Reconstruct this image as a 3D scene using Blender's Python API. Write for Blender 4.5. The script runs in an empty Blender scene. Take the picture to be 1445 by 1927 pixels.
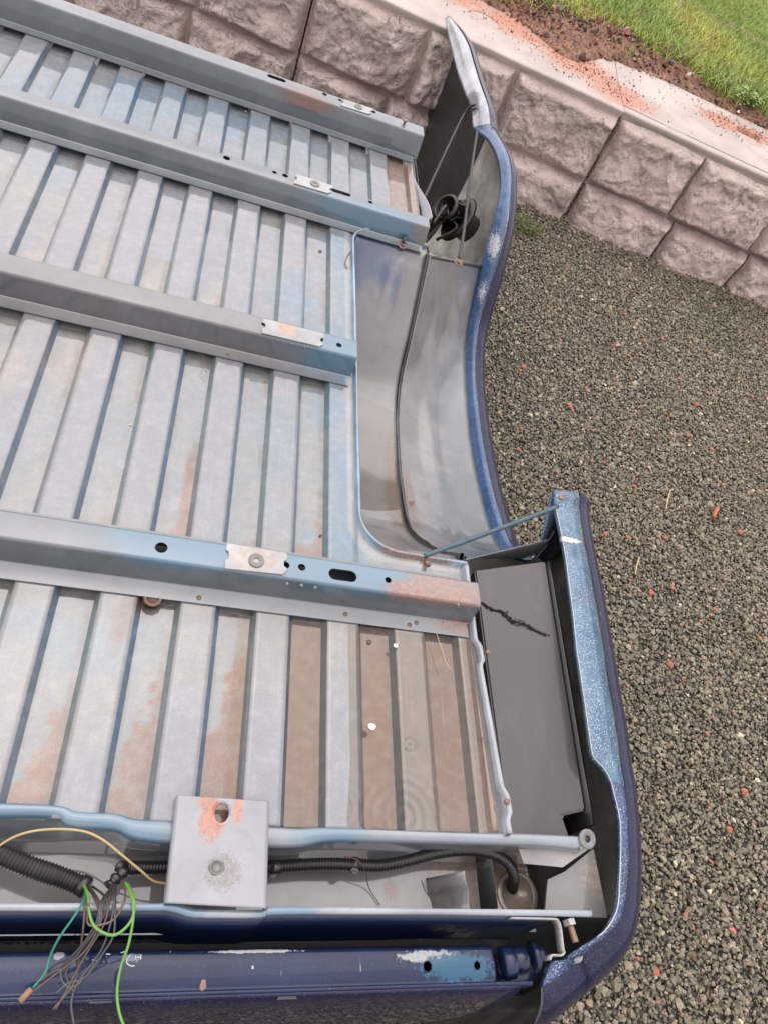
import bpy, bmesh, math, random
import numpy as np
from mathutils import Vector, Matrix, noise as mnoise
random.seed(7); rng = np.random.default_rng(7)
sc = bpy.context.scene
COL = sc.collection
# ------------------------------------------------------------------ camera
PW, PH, PF = 1445.0, 1927.0, 1342.389          # photograph size and focal length in its pixels
RV = np.array([2.4819, 0.0910, 0.4472]); CAM = np.array([-0.2839, -0.5289, 1.0])
def _rot(v):
    t = np.linalg.norm(v); k = v/t
    K = np.array([[0,-k[2],k[1]],[k[2],0,-k[0]],[-k[1],k[0],0]])
    return np.eye(3)+math.sin(t)*K+(1-math.cos(t))*K@K
RM = _rot(RV)                                   # rows: right, down, forward
cd = bpy.data.cameras.new('camera'); cam = bpy.data.objects.new('camera', cd); COL.objects.link(cam)
cd.sensor_fit = 'VERTICAL'; cd.sensor_height = 36.0; cd.lens = PF/PH*36.0
cd.clip_start = 0.02; cd.clip_end = 400
m = Matrix(((RM[0][0], -RM[1][0], -RM[2][0], CAM[0]), (RM[0][1], -RM[1][1], -RM[2][1], CAM[1]),
            (RM[0][2], -RM[1][2], -RM[2][2], CAM[2]), (0,0,0,1)))
cam.matrix_world = m; sc.camera = cam
# ------------------------------------------------------------------ sky, sun, exposure (overcast, raining)
SUN_EL, SUN_AZ = math.radians(66), math.radians(-8)      # azimuth from +Y towards +X
world = bpy.data.worlds.new('World'); sc.world = world; world.use_nodes = True
wn = world.node_tree; wn.nodes.clear(); WL = wn.links.new
out = wn.nodes.new('ShaderNodeOutputWorld'); bg = wn.nodes.new('ShaderNodeBackground')
sky = wn.nodes.new('ShaderNodeTexSky'); sky.sky_type = 'NISHITA'; sky.sun_disc = False
sky.sun_elevation = SUN_EL; sky.sun_rotation = SUN_AZ; sky.dust_density = 3.0; sky.air_density = 1.0
hs = wn.nodes.new('ShaderNodeHueSaturation'); hs.inputs['Saturation'].default_value = 0.18
tc = wn.nodes.new('ShaderNodeTexCoord'); sx = wn.nodes.new('ShaderNodeSeparateXYZ')
rp = wn.nodes.new('ShaderNodeValToRGB')
rp.color_ramp.elements[0].position = 0.0; rp.color_ramp.elements[0].color = (.98,.97,.97,1)
rp.color_ramp.elements[1].position = 1.0; rp.color_ramp.elements[1].color = (1.25,1.22,1.22,1)
nz = wn.nodes.new('ShaderNodeTexNoise'); nz.inputs['Scale'].default_value = 2.2; nz.inputs['Detail'].default_value = 5
cr = wn.nodes.new('ShaderNodeMapRange'); cr.inputs[1].default_value=.3; cr.inputs[2].default_value=.7; cr.inputs[3].default_value=.8; cr.inputs[4].default_value=1.2
mx = wn.nodes.new('ShaderNodeMix'); mx.data_type='RGBA'; mx.blend_type='MULTIPLY'; mx.inputs[0].default_value=1
mx2 = wn.nodes.new('ShaderNodeMix'); mx2.data_type='RGBA'; mx2.blend_type='MULTIPLY'; mx2.inputs[0].default_value=1
mx3 = wn.nodes.new('ShaderNodeMix'); mx3.data_type='RGBA'; mx3.blend_type='MIX'; mx3.inputs[0].default_value=.75
mx3.inputs['B'].default_value = (7.6,7.2,7.3,1)           # cloud deck
WL(sky.outputs[0], hs.inputs['Color']); WL(hs.outputs[0], mx3.inputs['A'])
WL(tc.outputs['Generated'], sx.inputs[0]); WL(sx.outputs[2], rp.inputs[0])
WL(tc.outputs['Generated'], nz.inputs['Vector']); WL(nz.outputs['Fac'], cr.inputs[0])
WL(mx3.outputs['Result'], mx.inputs['A']); WL(rp.outputs[0], mx.inputs['B'])
WL(mx.outputs['Result'], mx2.inputs['A']); WL(cr.outputs[0], mx2.inputs['B'])
dn_ = wn.nodes.new('ShaderNodeVectorMath'); dn_.operation='DOT_PRODUCT'; WL(tc.outputs['Generated'], dn_.inputs[0])
dn_.inputs[1].default_value = (math.sin(SUN_AZ)*math.cos(SUN_EL), math.cos(SUN_AZ)*math.cos(SUN_EL), math.sin(SUN_EL))
gw = wn.nodes.new('ShaderNodeMapRange'); gw.interpolation_type='SMOOTHSTEP'; WL(dn_.outputs['Value'], gw.inputs[0])
gw.inputs[1].default_value=-.3; gw.inputs[2].default_value=.95; gw.inputs[3].default_value=.86; gw.inputs[4].default_value=1.45
mx4 = wn.nodes.new('ShaderNodeMix'); mx4.data_type='RGBA'; mx4.blend_type='MULTIPLY'; mx4.inputs[0].default_value=1
WL(mx2.outputs['Result'], mx4.inputs['A']); WL(gw.outputs[0], mx4.inputs['B'])      # brighter cloud where the sun stands behind it
WL(mx4.outputs['Result'], bg.inputs[0]); bg.inputs[1].default_value = 0.12; WL(bg.outputs[0], out.inputs[0])
sd = bpy.data.lights.new('sun','SUN'); sd.energy = 0.5; sd.angle = math.radians(70); sd.color = (1,.97,.93)
so = bpy.data.objects.new('sun', sd); COL.objects.link(so)
sdir = Vector((math.sin(SUN_AZ)*math.cos(SUN_EL), math.cos(SUN_AZ)*math.cos(SUN_EL), math.sin(SUN_EL)))
so.rotation_euler = sdir.to_track_quat('Z','Y').to_euler(); so.location = (0,0,6)
vs = sc.view_settings; vs.view_transform='Standard'; vs.look='None'; vs.gamma=1; vs.exposure=0.46
try: vs.use_curve_mapping=False
except Exception: pass
sc.cycles.use_denoising = True
sc.cycles.max_bounces = 8
# ------------------------------------------------------------------ helpers
G = -0.55                                       # gravel level; z = 0 is the top of the pressed floor ribs
PITCH, RIBW = 0.115, 0.0519
def _ray(u,v): return np.array([(u-PW/2)/PF, (v-PH/2)/PF, 1.0])@RM
def az(u,v,z=0.0):
    d=_ray(u,v); return CAM+d*((z-CAM[2])/d[2])
def ax(u,v,x):
    d=_ray(u,v); return CAM+d*((x-CAM[0])/d[0])
def ay(u,v,y):
    d=_ray(u,v); return CAM+d*((y-CAM[1])/d[1])
def tag(o, label=None, cat=None, group=None, kind=None):
    if label: o['label']=label
    if cat: o['category']=cat
    if group: o['group']=group
    if kind: o['kind']=kind
    return o
def empty(name, loc=(0,0,0)):
    o=bpy.data.objects.new(name,None); COL.objects.link(o); o.location=loc; o.empty_display_size=.05; return o
def link(name, me, mat=None, parent=None, smooth=False):
    if mat is not None and len(me.materials)==0: me.materials.append(mat)
    o=bpy.data.objects.new(name,me); COL.objects.link(o)
    if parent is not None:
        o.parent=parent; o.matrix_parent_inverse=parent.matrix_world.inverted() if parent.type!='EMPTY' else Matrix.Translation(-Vector(parent.location))
    if smooth: me.shade_smooth()
    return o
def mesh(name, verts, faces, mat=None, parent=None, smooth=False):
    me=bpy.data.meshes.new(name); me.from_pydata([tuple(map(float,v)) for v in verts],[],faces); me.update()
    return link(name,me,mat,parent,smooth)
def bmobj(name,bm,mat=None,parent=None,smooth=False):
    me=bpy.data.meshes.new(name); bm.to_mesh(me); bm.free(); return link(name,me,mat,parent,smooth)
def solid(o,t,off=-1,bev=0):
    s=o.modifiers.new('solid','SOLIDIFY'); s.thickness=t; s.offset=off
    if bev: b=o.modifiers.new('bev','BEVEL'); b.width=bev; b.segments=2; b.limit_method='ANGLE'
    return o
def subsurf(o,n=1):
    s=o.modifiers.new('sub','SUBSURF'); s.levels=n; s.render_levels=n; return o
def loft(name, rows, mat, parent=None, smooth=True, thick=0.0012, off=0):
    nr,nc=len(rows),len(rows[0]); v=[p for r in rows for p in r]
    f=[(i*nc+j,i*nc+j+1,(i+1)*nc+j+1,(i+1)*nc+j) for i in range(nr-1) for j in range(nc-1)]
    o=mesh(name,v,f,mat,parent,smooth)
    if thick: solid(o,thick,off)
    return o
def catmull(pts, n):
    P=[np.array(p,float) for p in pts]; P=[2*P[0]-P[1]]+P+[2*P[-1]-P[-2]]; o=[]
    for i in range(1,len(P)-2):
        for k in range(n):
            t=k/n; a,b,c,d=P[i-1],P[i],P[i+1],P[i+2]
            o.append(.5*((2*b)+(c-a)*t+(2*a-5*b+4*c-d)*t*t+(3*b-a-3*c+d)*t**3))
    o.append(P[-2]); return np.array(o)
def resample(P, step):
    P=np.array(P); d=np.r_[0,np.cumsum(np.linalg.norm(np.diff(P,axis=0),axis=1))]
    n=max(2,int(d[-1]/step)+1); s=np.linspace(0,d[-1],n)
    return np.stack([np.interp(s,d,P[:,k]) for k in range(3)],1), s
def tube(name, pts, r, mat, parent=None, sides=8, sub=8, step=None, rfun=None):
    P=catmull(pts,sub) if sub>1 else np.array(pts,float)
    if step: P,s=resample(P,step)
    else: s=np.r_[0,np.cumsum(np.linalg.norm(np.diff(P,axis=0),axis=1))]
    T=np.gradient(P,axis=0); T/=np.linalg.norm(T,axis=1)[:,None]+1e-12
    up=np.array([0,0,1.0]); N=np.cross(T[0],up)
    if np.linalg.norm(N)<1e-3: N=np.cross(T[0],[1,0,0])
    N/=np.linalg.norm(N); vs_=[]
    for i in range(len(P)):
        N=N-T[i]*(N@T[i]); N/=np.linalg.norm(N); B=np.cross(T[i],N)
        rr=r if rfun is None else rfun(s[i])
        for k in range(sides):
            a=2*math.pi*k/sides; vs_.append(P[i]+rr*(math.cos(a)*N+math.sin(a)*B))
    f=[(i*sides+k,i*sides+(k+1)%sides,(i+1)*sides+(k+1)%sides,(i+1)*sides+k) for i in range(len(P)-1) for k in range(sides)]
    f.append(tuple(range(sides))[::-1]); f.append(tuple((len(P)-1)*sides+k for k in range(sides)))
    return mesh(name,vs_,f,mat,parent,True)
def prism(name, outline, z0, z1, mat, parent=None, bev=0.0):
    """outline: list of (x,y), z0 bottom, z1 top"""
    n=len(outline); v=[(x,y,z0) for x,y in outline]+[(x,y,z1) for x,y in outline]
    f=[tuple(range(n))[::-1],tuple(range(n,2*n))]+[(i,(i+1)%n,n+(i+1)%n,n+i) for i in range(n)]
    o=mesh(name,v,f,mat,parent)
    bm=bmesh.new(); bm.from_mesh(o.data); bmesh.ops.recalc_face_normals(bm,faces=bm.faces)
    if bev: bmesh.ops.bevel(bm,geom=list(bm.edges),offset=bev,segments=2,affect='EDGES')
    bm.to_mesh(o.data); bm.free(); return o
def lathe(name, prof, center, axis, mat, parent=None, sides=16, hexa=False):
    """prof: list of (r,h) along axis from center"""
    A=Vector(axis).normalized(); q=A.to_track_quat('Z','Y'); v=[];S=6 if hexa else sides
    for r,h in prof:
        for k in range(S):
            a=2*math.pi*k/S; v.append(Vector(center)+q@Vector((r*math.cos(a),r*math.sin(a),h)))
    f=[(i*S+k,i*S+(k+1)%S,(i+1)*S+(k+1)%S,(i+1)*S+k) for i in range(len(prof)-1) for k in range(S)]
    f.append(tuple(range(S))[::-1]); f.append(tuple((len(prof)-1)*S+k for k in range(S)))
    return mesh(name,v,f,mat,parent,not hexa)
# ---- numpy value noise
_perm=np.random.default_rng(3).random((256,256))
def vn(x,y,s=1.0,seed=0):
    x=np.asarray(x)*s+seed*17.3+1000; y=np.asarray(y)*s+seed*9.1+1000
    i=np.floor(x).astype(int); j=np.floor(y).astype(int); fx=x-i; fy=y-j
    fx=fx*fx*(3-2*fx); fy=fy*fy*(3-2*fy); g=lambda a,b:_perm[a%256,b%256]
    return (g(i,j)*(1-fx)+g(i+1,j)*fx)*(1-fy)+(g(i,j+1)*(1-fx)+g(i+1,j+1)*fx)*fy
def fbm(x,y,s,o=4,seed=0):
    t=0;a=1;n=0
    for k in range(o): t=t+a*vn(x,y,s*2**k,seed+k*3); n+=a; a*=.5
    return t/n
def sstep(a,b,x):
    t=np.clip((np.asarray(x)-a)/(b-a),0,1); return t*t*(3-2*t)
# ------------------------------------------------------------------ materials
def mat(name):
    m=bpy.data.materials.new(name); m.use_nodes=True; nt=m.node_tree; b=nt.nodes['Principled BSDF']; return m,nt,b
def N(nt,t,**kw):
    n=nt.nodes.new(t)
    for k,v in kw.items():
        if k in n.inputs: n.inputs[k].default_value=v
        else: setattr(n,k,v)
    return n
def mathn(nt,op,a,b=None,c=None,clamp=False):
    n=nt.nodes.new('ShaderNodeMath'); n.operation=op; n.use_clamp=clamp
    for i,x in enumerate((a,b,c)):
        if x is None: continue
        if isinstance(x,(int,float)): n.inputs[i].default_value=x
        else: nt.links.new(x,n.inputs[i])
    return n.outputs[0]
def mixc(nt,fac,a,b,mode='MIX'):
    n=nt.nodes.new('ShaderNodeMix'); n.data_type='RGBA'; n.blend_type=mode
    for s,x in ((0,fac),('A',a),('B',b)):
        if isinstance(x,(int,float)): n.inputs[s].default_value=x
        elif isinstance(x,(tuple,list)): n.inputs[s].default_value=(*x[:3],1)
        else: nt.links.new(x,n.inputs[s])
    return n.outputs['Result']
def coord(nt): return nt.nodes.new('ShaderNodeTexCoord').outputs['Object']
def noisen(nt,co,scale,detail=4,rough=.55,dist=0.0):
    n=N(nt,'ShaderNodeTexNoise'); n.inputs['Scale'].default_value=scale; n.inputs['Detail'].default_value=detail
    n.inputs['Roughness'].default_value=rough; n.inputs['Distortion'].default_value=dist
    if co is not None: nt.links.new(co,n.inputs['Vector'])
    return n.outputs['Fac']
def maprange(nt,x,a,b,c=0.0,d=1.0,smooth=True):
    n=nt.nodes.new('ShaderNodeMapRange'); n.interpolation_type='SMOOTHSTEP' if smooth else 'LINEAR'
    nt.links.new(x,n.inputs[0]); n.inputs[1].default_value=a; n.inputs[2].default_value=b; n.inputs[3].default_value=c; n.inputs[4].default_value=d
    return n.outputs[0]
def bump(nt,h,strength,dist,b,slot='Normal'):
    n=nt.nodes.new('ShaderNodeBump'); n.inputs['Strength'].default_value=strength; n.inputs['Distance'].default_value=dist
    nt.links.new(h,n.inputs['Height']); nt.links.new(n.outputs[0],b.inputs[slot]); return n
def scaled(nt,co,s,rot=(0,0,0)):
    n=nt.nodes.new('ShaderNodeMapping'); n.inputs['Scale'].default_value=s; n.inputs['Rotation'].default_value=rot; nt.links.new(co,n.inputs['Vector']); return n.outputs[0]
def spot(nt,co,c,r,nse,soft=.35,amt=.8):
    """mask of a ragged ellipsoidal mark at object-space c with radii r"""
    s=nt.nodes.new('ShaderNodeVectorMath'); s.operation='SUBTRACT'; nt.links.new(co,s.inputs[0]); s.inputs[1].default_value=c
    d=nt.nodes.new('ShaderNodeVectorMath'); d.operation='DIVIDE'; nt.links.new(s.outputs[0],d.inputs[0]); d.inputs[1].default_value=r
    l=nt.nodes.new('ShaderNodeVectorMath'); l.operation='LENGTH'; nt.links.new(d.outputs[0],l.inputs[0])
    x=mathn(nt,'ADD',l.outputs['Value'],mathn(nt,'MULTIPLY',mathn(nt,'SUBTRACT',nse,.5),amt*2))
    return maprange(nt,x,1-soft/2,1+soft/2,1,0)
def wet(b,w=.6,r=.03,ior=1.33):
    b.inputs['Coat Weight'].default_value=w; b.inputs['Coat Roughness'].default_value=r; b.inputs['Coat IOR'].default_value=ior
RUST=(.085,.030,.013); RUST2=(.21,.075,.03)
def sheet(name, base, spots=(), blue=(), rough=.35, w=.7, speck=.25, bluecol=(.12,.28,.42), wr=.03, var=.16):
    """worn wet painted sheet metal with rust at given places and overspray"""
    m,nt,b=mat(name); co=coord(nt)
    n1=noisen(nt,co,9,5); n2=noisen(nt,co,120,3); n3=noisen(nt,co,420,2)
    c=mixc(nt,maprange(nt,n1,.3,.7),tuple(x*(1-var) for x in base),tuple(min(1,x*(1+var)) for x in base))
    c=mixc(nt,mathn(nt,'MULTIPLY',maprange(nt,noisen(nt,co,28,6,.72,.5),.50,.66),.30),c,tuple(x*.55 for x in base))
    c=mixc(nt,mathn(nt,'MULTIPLY',maprange(nt,noisen(nt,co,55,5,.7),.56,.70),.25),c,(.22,.17,.13))
    nb=noisen(nt,co,22,4)
    for cc,r in blue: c=mixc(nt,mathn(nt,'MULTIPLY',spot(nt,co,cc,r,nb,.9,.5),.75),c,bluecol)
    c=mixc(nt,mathn(nt,'MULTIPLY',maprange(nt,n3,.62,.72),speck),c,tuple(x*.45 for x in base))
    nr=noisen(nt,co,230,5,.8)
    for cc,r,*col in spots:
        k=spot(nt,co,cc,r,nr,.4,1.5)
        k=mathn(nt,'MULTIPLY',k,maprange(nt,n3,.36,.54,.40,1.0)); c=mixc(nt,mathn(nt,'MULTIPLY',k,.92),c,mixc(nt,maprange(nt,n2,.35,.65),col[0] if col else RUST, tuple(min(1,x*1.5) for x in col[0]) if col else RUST2))
    nt.links.new(c,b.inputs['Base Color']); b.inputs['Roughness'].default_value=rough; wet(b,w,wr,1.75)
    bump(nt,n1,.2,.001,b); bump(nt,n1,.10,.001,b,'Coat Normal')
    return m
def simple(name,col,rough=.5,metal=0,w=0,wr=.05,var=.15,scale=30,bmp=.2,bd=.001):
    m,nt,b=mat(name); co=coord(nt); n1=noisen(nt,co,scale,4)
    c=mixc(nt,n1,tuple(x*(1-var) for x in col),tuple(min(1,x*(1+var)) for x in col))
    nt.links.new(c,b.inputs['Base Color']); b.inputs['Roughness'].default_value=rough; b.inputs['Metallic'].default_value=metal
    if w: wet(b,w,wr)
    if bmp: bump(nt,n1,bmp,bd,b)
    return m
M={}
GREY=(.26,.28,.31)
M['sheet']=sheet('primer_sheet',GREY)
M['rivet']=simple('rusty_steel',(.2,.11,.07),.6,.2,.3,var=.5,scale=300)
M['zinc']=simple('zinc_plate',(.19,.19,.18),.4,.3,.6,var=.3,scale=160)
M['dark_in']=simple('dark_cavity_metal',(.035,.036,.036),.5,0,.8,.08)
M['black']=simple('black_plastic_and_shade',(.012,.012,.013),.35,0,.5,.15,scale=80)  # also blacks out holes and the tailgate gap as painted shade
M['fastener']=simple('rusty_fastener',(.23,.15,.11),.55,.3,.3,var=.5,scale=400)
M['bright_edge']=simple('bare_bright_edge',(.45,.47,.48),.3,.2,.4)
# ---- navy body paint, scratched
def body_paint(name, col, speckle=0.0, scuffs=(), w=1.0, wr=.02, rough=.4, up=None):
    m,nt,b=mat(name); co=coord(nt)
    n1=noisen(nt,co,14,4); c=mixc(nt,maprange(nt,n1,.3,.7),tuple(x*.8 for x in col),tuple(x*1.2 for x in col))
    if up is not None:      # oxidised, chalky paint patches
        c=mixc(nt,maprange(nt,noisen(nt,co,18,5,.7),.35,.65),c,up)
    if speckle:
        v=nt.nodes.new('ShaderNodeTexVoronoi'); v.inputs['Scale'].default_value=240; nt.links.new(scaled(nt,co,(1,1,1)),v.inputs['Vector'])
        ns=noisen(nt,co,420,3,.7); k=mathn(nt,'MULTIPLY',maprange(nt,ns,.56,.62),maprange(nt,noisen(nt,co,30,3),.3,.5))
        k2=maprange(nt,v.outputs['Distance'],.14,.24,1,0)
        k2=mathn(nt,'MULTIPLY',k2,maprange(nt,noisen(nt,co,60,3),.38,.55))
        k=mathn(nt,'MAXIMUM',k,k2); c=mixc(nt,mathn(nt,'MULTIPLY',k,speckle),c,(.72,.74,.76))
    nr=noisen(nt,co,160,4,.75)
    for cc,r,sc_ in scuffs: c=mixc(nt,mathn(nt,'MULTIPLY',spot(nt,co,cc,r,nr,.3,1.1),.95),c,sc_)
    # fine linear scratches
    sn=noisen(nt,scaled(nt,co,(260,14,260),(0,0,.5)),1,2,.5); c=mixc(nt,mathn(nt,'MULTIPLY',maprange(nt,sn,.74,.78),.6),c,(.5,.52,.55))
    nt.links.new(c,b.inputs['Base Color']); b.inputs['Roughness'].default_value=rough; b.inputs['Coat Weight'].default_value=w; b.inputs['Specular IOR Level'].default_value=.2
    b.inputs['Coat Roughness'].default_value=wr; b.inputs['Coat IOR'].default_value=1.42
    bump(nt,noisen(nt,co,35,3),.15,.001,b,'Coat Normal'); return m
NAVY=(.006,.014,.045)
M['navy']=body_paint('navy_paint',NAVY)
M['skin']=body_paint('navy_skin_paint',(.006,.007,.035),speckle=.06,w=.55)
# ---- floor with vertex pigment
def floor_mat():
    m,nt,b=mat('stained_floor_sheet'); co=coord(nt)
    a=nt.nodes.new('ShaderNodeAttribute'); a.attribute_name='pig'; s=nt.nodes.new('ShaderNodeAttribute'); s.attribute_name='silt'
    n1=noisen(nt,co,55,5,.65); n2=noisen(nt,co,330,3,.6); n3=noisen(nt,co,700,2,.6)
    c=mixc(nt,mathn(nt,'MULTIPLY',maprange(nt,n1,.42,.68),.22),a.outputs['Color'],(.40,.38,.36))
    c=mixc(nt,mathn(nt,'MULTIPLY',maprange(nt,noisen(nt,co,17,6,.7,.4),.42,.62,1,0),.28),c,(.12,.13,.125))
    c=mixc(nt,mathn(nt,'MULTIPLY',maprange(nt,n2,.35,.6,1,0),.22),c,(.08,.08,.08))
    sw=noisen(nt,scaled(nt,co,(160,5,1)),1,3,.6); c=mixc(nt,mathn(nt,'MULTIPLY',maprange(nt,sw,.58,.74),.20),c,(.36,.34,.31))
    # grit on silt
    sf=s.outputs['Fac']
    g=mathn(nt,'MULTIPLY',maprange(nt,n3,.63,.7),mathn(nt,'MULTIPLY',sf,.7)); c=mixc(nt,g,c,(.55,.42,.33))
    g=mathn(nt,'MULTIPLY',maprange(nt,n3,.30,.37,1,0),mathn(nt,'ADD',mathn(nt,'MULTIPLY',sf,.6),.05)); c=mixc(nt,g,c,(.05,.035,.03))
    v=nt.nodes.new('ShaderNodeTexVoronoi'); v.inputs['Scale'].default_value=75; nt.links.new(co,v.inputs['Vector'])
    g=mathn(nt,'MULTIPLY',maprange(nt,v.outputs['Distance'],.06,.1,1,0),maprange(nt,noisen(nt,co,40,2),.55,.6)); c=mixc(nt,mathn(nt,'MULTIPLY',g,.6),c,(.12,.11,.1))
    nt.links.new(c,b.inputs['Base Color'])
    nt.links.new(mathn(nt,'ADD',mathn(nt,'MULTIPLY',sf,.25),.35),b.inputs['Roughness'])
    wet(b,1.0,.008,1.75); b.inputs['IOR'].default_value=1.2
    nw=noisen(nt,co,26,4,.55); bump(nt,nw,.13,.003,b,'Coat Normal')
    bump(nt,n1,.3,.0006,b); return m
M['floor']=floor_mat()
# ================================================================== GROUND, WALL, LAWN
P0=az(1060,410,G); WU=np.array([.988,-.157,0]); WU/=np.linalg.norm(WU); WN=np.array([.157,.988,0]); BAT=.10
WH=.51; ZT=G+WH
def wp(s,h,b=0.0): return P0+WU*s+WN*(b+BAT*h)+np.array([0,0,h])
def tp(s,b,h=0.0): return P0+WU*s+WN*(b+BAT*WH)+np.array([0,0,WH+h])
def gravel_base():
    m,nt,b=mat('gravel_ground'); co=coord(nt)
    v=nt.nodes.new('ShaderNodeTexVoronoi'); v.inputs['Scale'].default_value=95; nt.links.new(co,v.inputs['Vector'])
    rr=nt.nodes.new('ShaderNodeValToRGB'); nt.links.new(v.outputs['Color'],rr.inputs[0])
    rr.color_ramp.elements[0].color=(.05,.048,.042,1); rr.color_ramp.elements[1].color=(.2,.19,.17,1)
    c=mixc(nt,maprange(nt,v.outputs['Distance'],.3,.7),rr.outputs[0],(.02,.019,.017))
    nt.links.new(c,b.inputs['Base Color']); b.inputs['Roughness'].default_value=.7; bump(nt,v.outputs['Distance'],1,.006,b).invert=True
    return m
gb=gravel_base()
g=mesh('gravel_ground',[(-60,-60,G-.012),(60,-60,G-.012),(60,60,G-.012),(-60,60,G-.012)],[(0,1,2,3)],gb); tag(g,kind='structure')
# gravel: instanced crushed stones
def stone_mat():
    m,nt,b=mat('crushed_stone'); a=nt.nodes.new('ShaderNodeAttribute'); a.attribute_type='INSTANCER'; a.attribute_name='tint'
    co=coord(nt); n=noisen(nt,co,2.5,4,.6)
    c=mixc(nt,maprange(nt,n,.25,.75),mixc(nt,1.0,a.outputs['Color'],(.65,.65,.65),'MULTIPLY'),mixc(nt,1.0,a.outputs['Color'],(1.3,1.3,1.3),'MULTIPLY'))
    nt.links.new(c,b.inputs['Base Color']); b.inputs['Roughness'].default_value=.55; wet(b,.5,.25); return m
SM=stone_mat()
def rock(seed,n=14,flat=.65):
    r=random.Random(seed); bm=bmesh.new()
    for _ in range(n):
        v=Vector((r.gauss(0,1),r.gauss(0,1),r.gauss(0,1))).normalized()*r.uniform(.42,.55); v.z*=flat; v.x*=r.uniform(.9,1.25); bm.verts.new(v)
    bmesh.ops.convex_hull(bm,input=list(bm.verts),use_existing_faces=False)
    for v in [v for v in bm.verts if not v.link_faces]: bm.verts.remove(v)
    return bm
def scatter(name, pts, rot, scl, idx, tint, variants, **kw):
    """one object whose geometry nodes put variant meshes on its points"""
    me=bpy.data.meshes.new(name); me.vertices.add(len(pts)); me.vertices.foreach_set('co',np.asarray(pts,np.float32).ravel())
    for nm,ty,arr,key in (('rot','FLOAT_VECTOR',rot,'vector'),('scl','FLOAT_VECTOR',scl,'vector'),('tint','FLOAT_COLOR',tint,'color')):
        at=me.attributes.new(nm,ty,'POINT'); at.data.foreach_set(key,np.asarray(arr,np.float32).ravel())
    at=me.attributes.new('idx','INT','POINT'); at.data.foreach_set('value',np.asarray(idx,np.int32))
    o=bpy.data.objects.new(name,me); COL.objects.link(o); tag(o,**kw)
    vc=bpy.data.collections.new(name+'_shapes')
    for i,(bm_or_me,mt) in enumerate(variants):
        if isinstance(bm_or_me,bmesh.types.BMesh):
            q=bpy.data.meshes.new(name+'_shape'); bm_or_me.to_mesh(q); bm_or_me.free()
        else: q=bm_or_me
        q.materials.append(mt); vo=bpy.data.objects.new('%s_shape.%03d'%(name,i),q); vc.objects.link(vo)
    ng=bpy.data.node_groups.new(name+'_nodes','GeometryNodeTree')
    ng.interface.new_socket('Geometry',in_out='INPUT',socket_type='NodeSocketGeometry'); ng.interface.new_socket('Geometry',in_out='OUTPUT',socket_type='NodeSocketGeometry')
    A=ng.nodes.new; L=ng.links.new
    gi=A('NodeGroupInput'); go=A('NodeGroupOutput'); ci=A('GeometryNodeCollectionInfo'); ci.inputs['Collection'].default_value=vc
    ci.inputs['Separate Children'].default_value=True; ci.inputs['Reset Children'].default_value=True
    ip=A('GeometryNodeInstanceOnPoints'); ip.inputs['Pick Instance'].default_value=True
    def na(n,t):
        x=A('GeometryNodeInputNamedAttribute'); x.data_type=t; x.inputs['Name'].default_value=n; return x.outputs['Attribute']
    e2r=A('FunctionNodeEulerToRotation'); L(na('rot','FLOAT_VECTOR'),e2r.inputs[0])
    L(gi.outputs[0],ip.inputs['Points']); L(ci.outputs[0],ip.inputs['Instance']); L(na('idx','INT'),ip.inputs['Instance Index'])
    L(e2r.outputs[0],ip.inputs['Rotation']); L(na('scl','FLOAT_VECTOR'),ip.inputs['Scale']); L(ip.outputs[0],go.inputs[0])
    md=o.modifiers.new('scatter','NODES'); md.node_group=ng; return o
def gravel():
    step=.0079; xs=np.arange(-1.5,3.5,step); ys=np.arange(-1.5,2.75,step); X,Y=np.meshgrid(xs,ys); X=X.ravel()+rng.uniform(-.6,.6,X.size)*step; Y=Y.ravel()+rng.uniform(-.6,.6,Y.size)*step
    d=(np.stack([X,Y],1)-P0[:2])@WN[:2]
    keep=(d<.02)&~((X<.42)&(Y>-.40))&~((X<-.0)&(Y>-.55))
    X,Y=X[keep],Y[keep]; n=len(X)
    s=rng.lognormal(math.log(.0083),.34,n).clip(.004,.020)
    big=rng.random(n)<.006; s[big]*=1.5
    Z=G+rng.uniform(-.006,.006,n)+fbm(X,Y,3,3,5)*.012-.006
    # heap against wall foot
    dd=(np.stack([X,Y],1)-P0[:2])@WN[:2]; Z+=.02*sstep(-.25,0,dd)*(fbm(X,Y,6,2,9))
    rot=rng.uniform(0,6.28,(n,3)); rot[:,0]=rng.normal(0,.5,n); rot[:,1]=rng.normal(0,.5,n)
    base=np.array([[.140,.128,.092],[.178,.160,.116],[.215,.192,.145],[.105,.098,.073],[.28,.245,.185],[.44,.385,.30],[.24,.16,.12],[.42,.15,.085]])
    p=np.array([.29,.27,.17,.17,.055,.018,.034,.003]); p/=p.sum()
    k=rng.choice(8,n,p=p); t=base[k]*np.array([1.16,1.12,1.04])*rng.uniform(.75,1.25,(n,1)); 
    moss=sstep(.55,.75,fbm(X,Y,2.2,3,21))*sstep(1.0,2.2,Y); t=t*(1-.4*moss[:,None])+.4*moss[:,None]*np.array([.09,.10,.045])
    t=np.c_[t,np.ones(n)]
    scl=np.stack([s*1.25,s*1.25,s*1.25],1)
    scatter('gravel',np.stack([X,Y,Z],1),rot,scl,rng.integers(0,9,n),t,[(rock(100+i),SM) for i in range(9)],label='loose dark grey crushed gravel covering the yard beside the upturned truck bed',cat='gravel',kind='stuff')
gravel()
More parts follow.
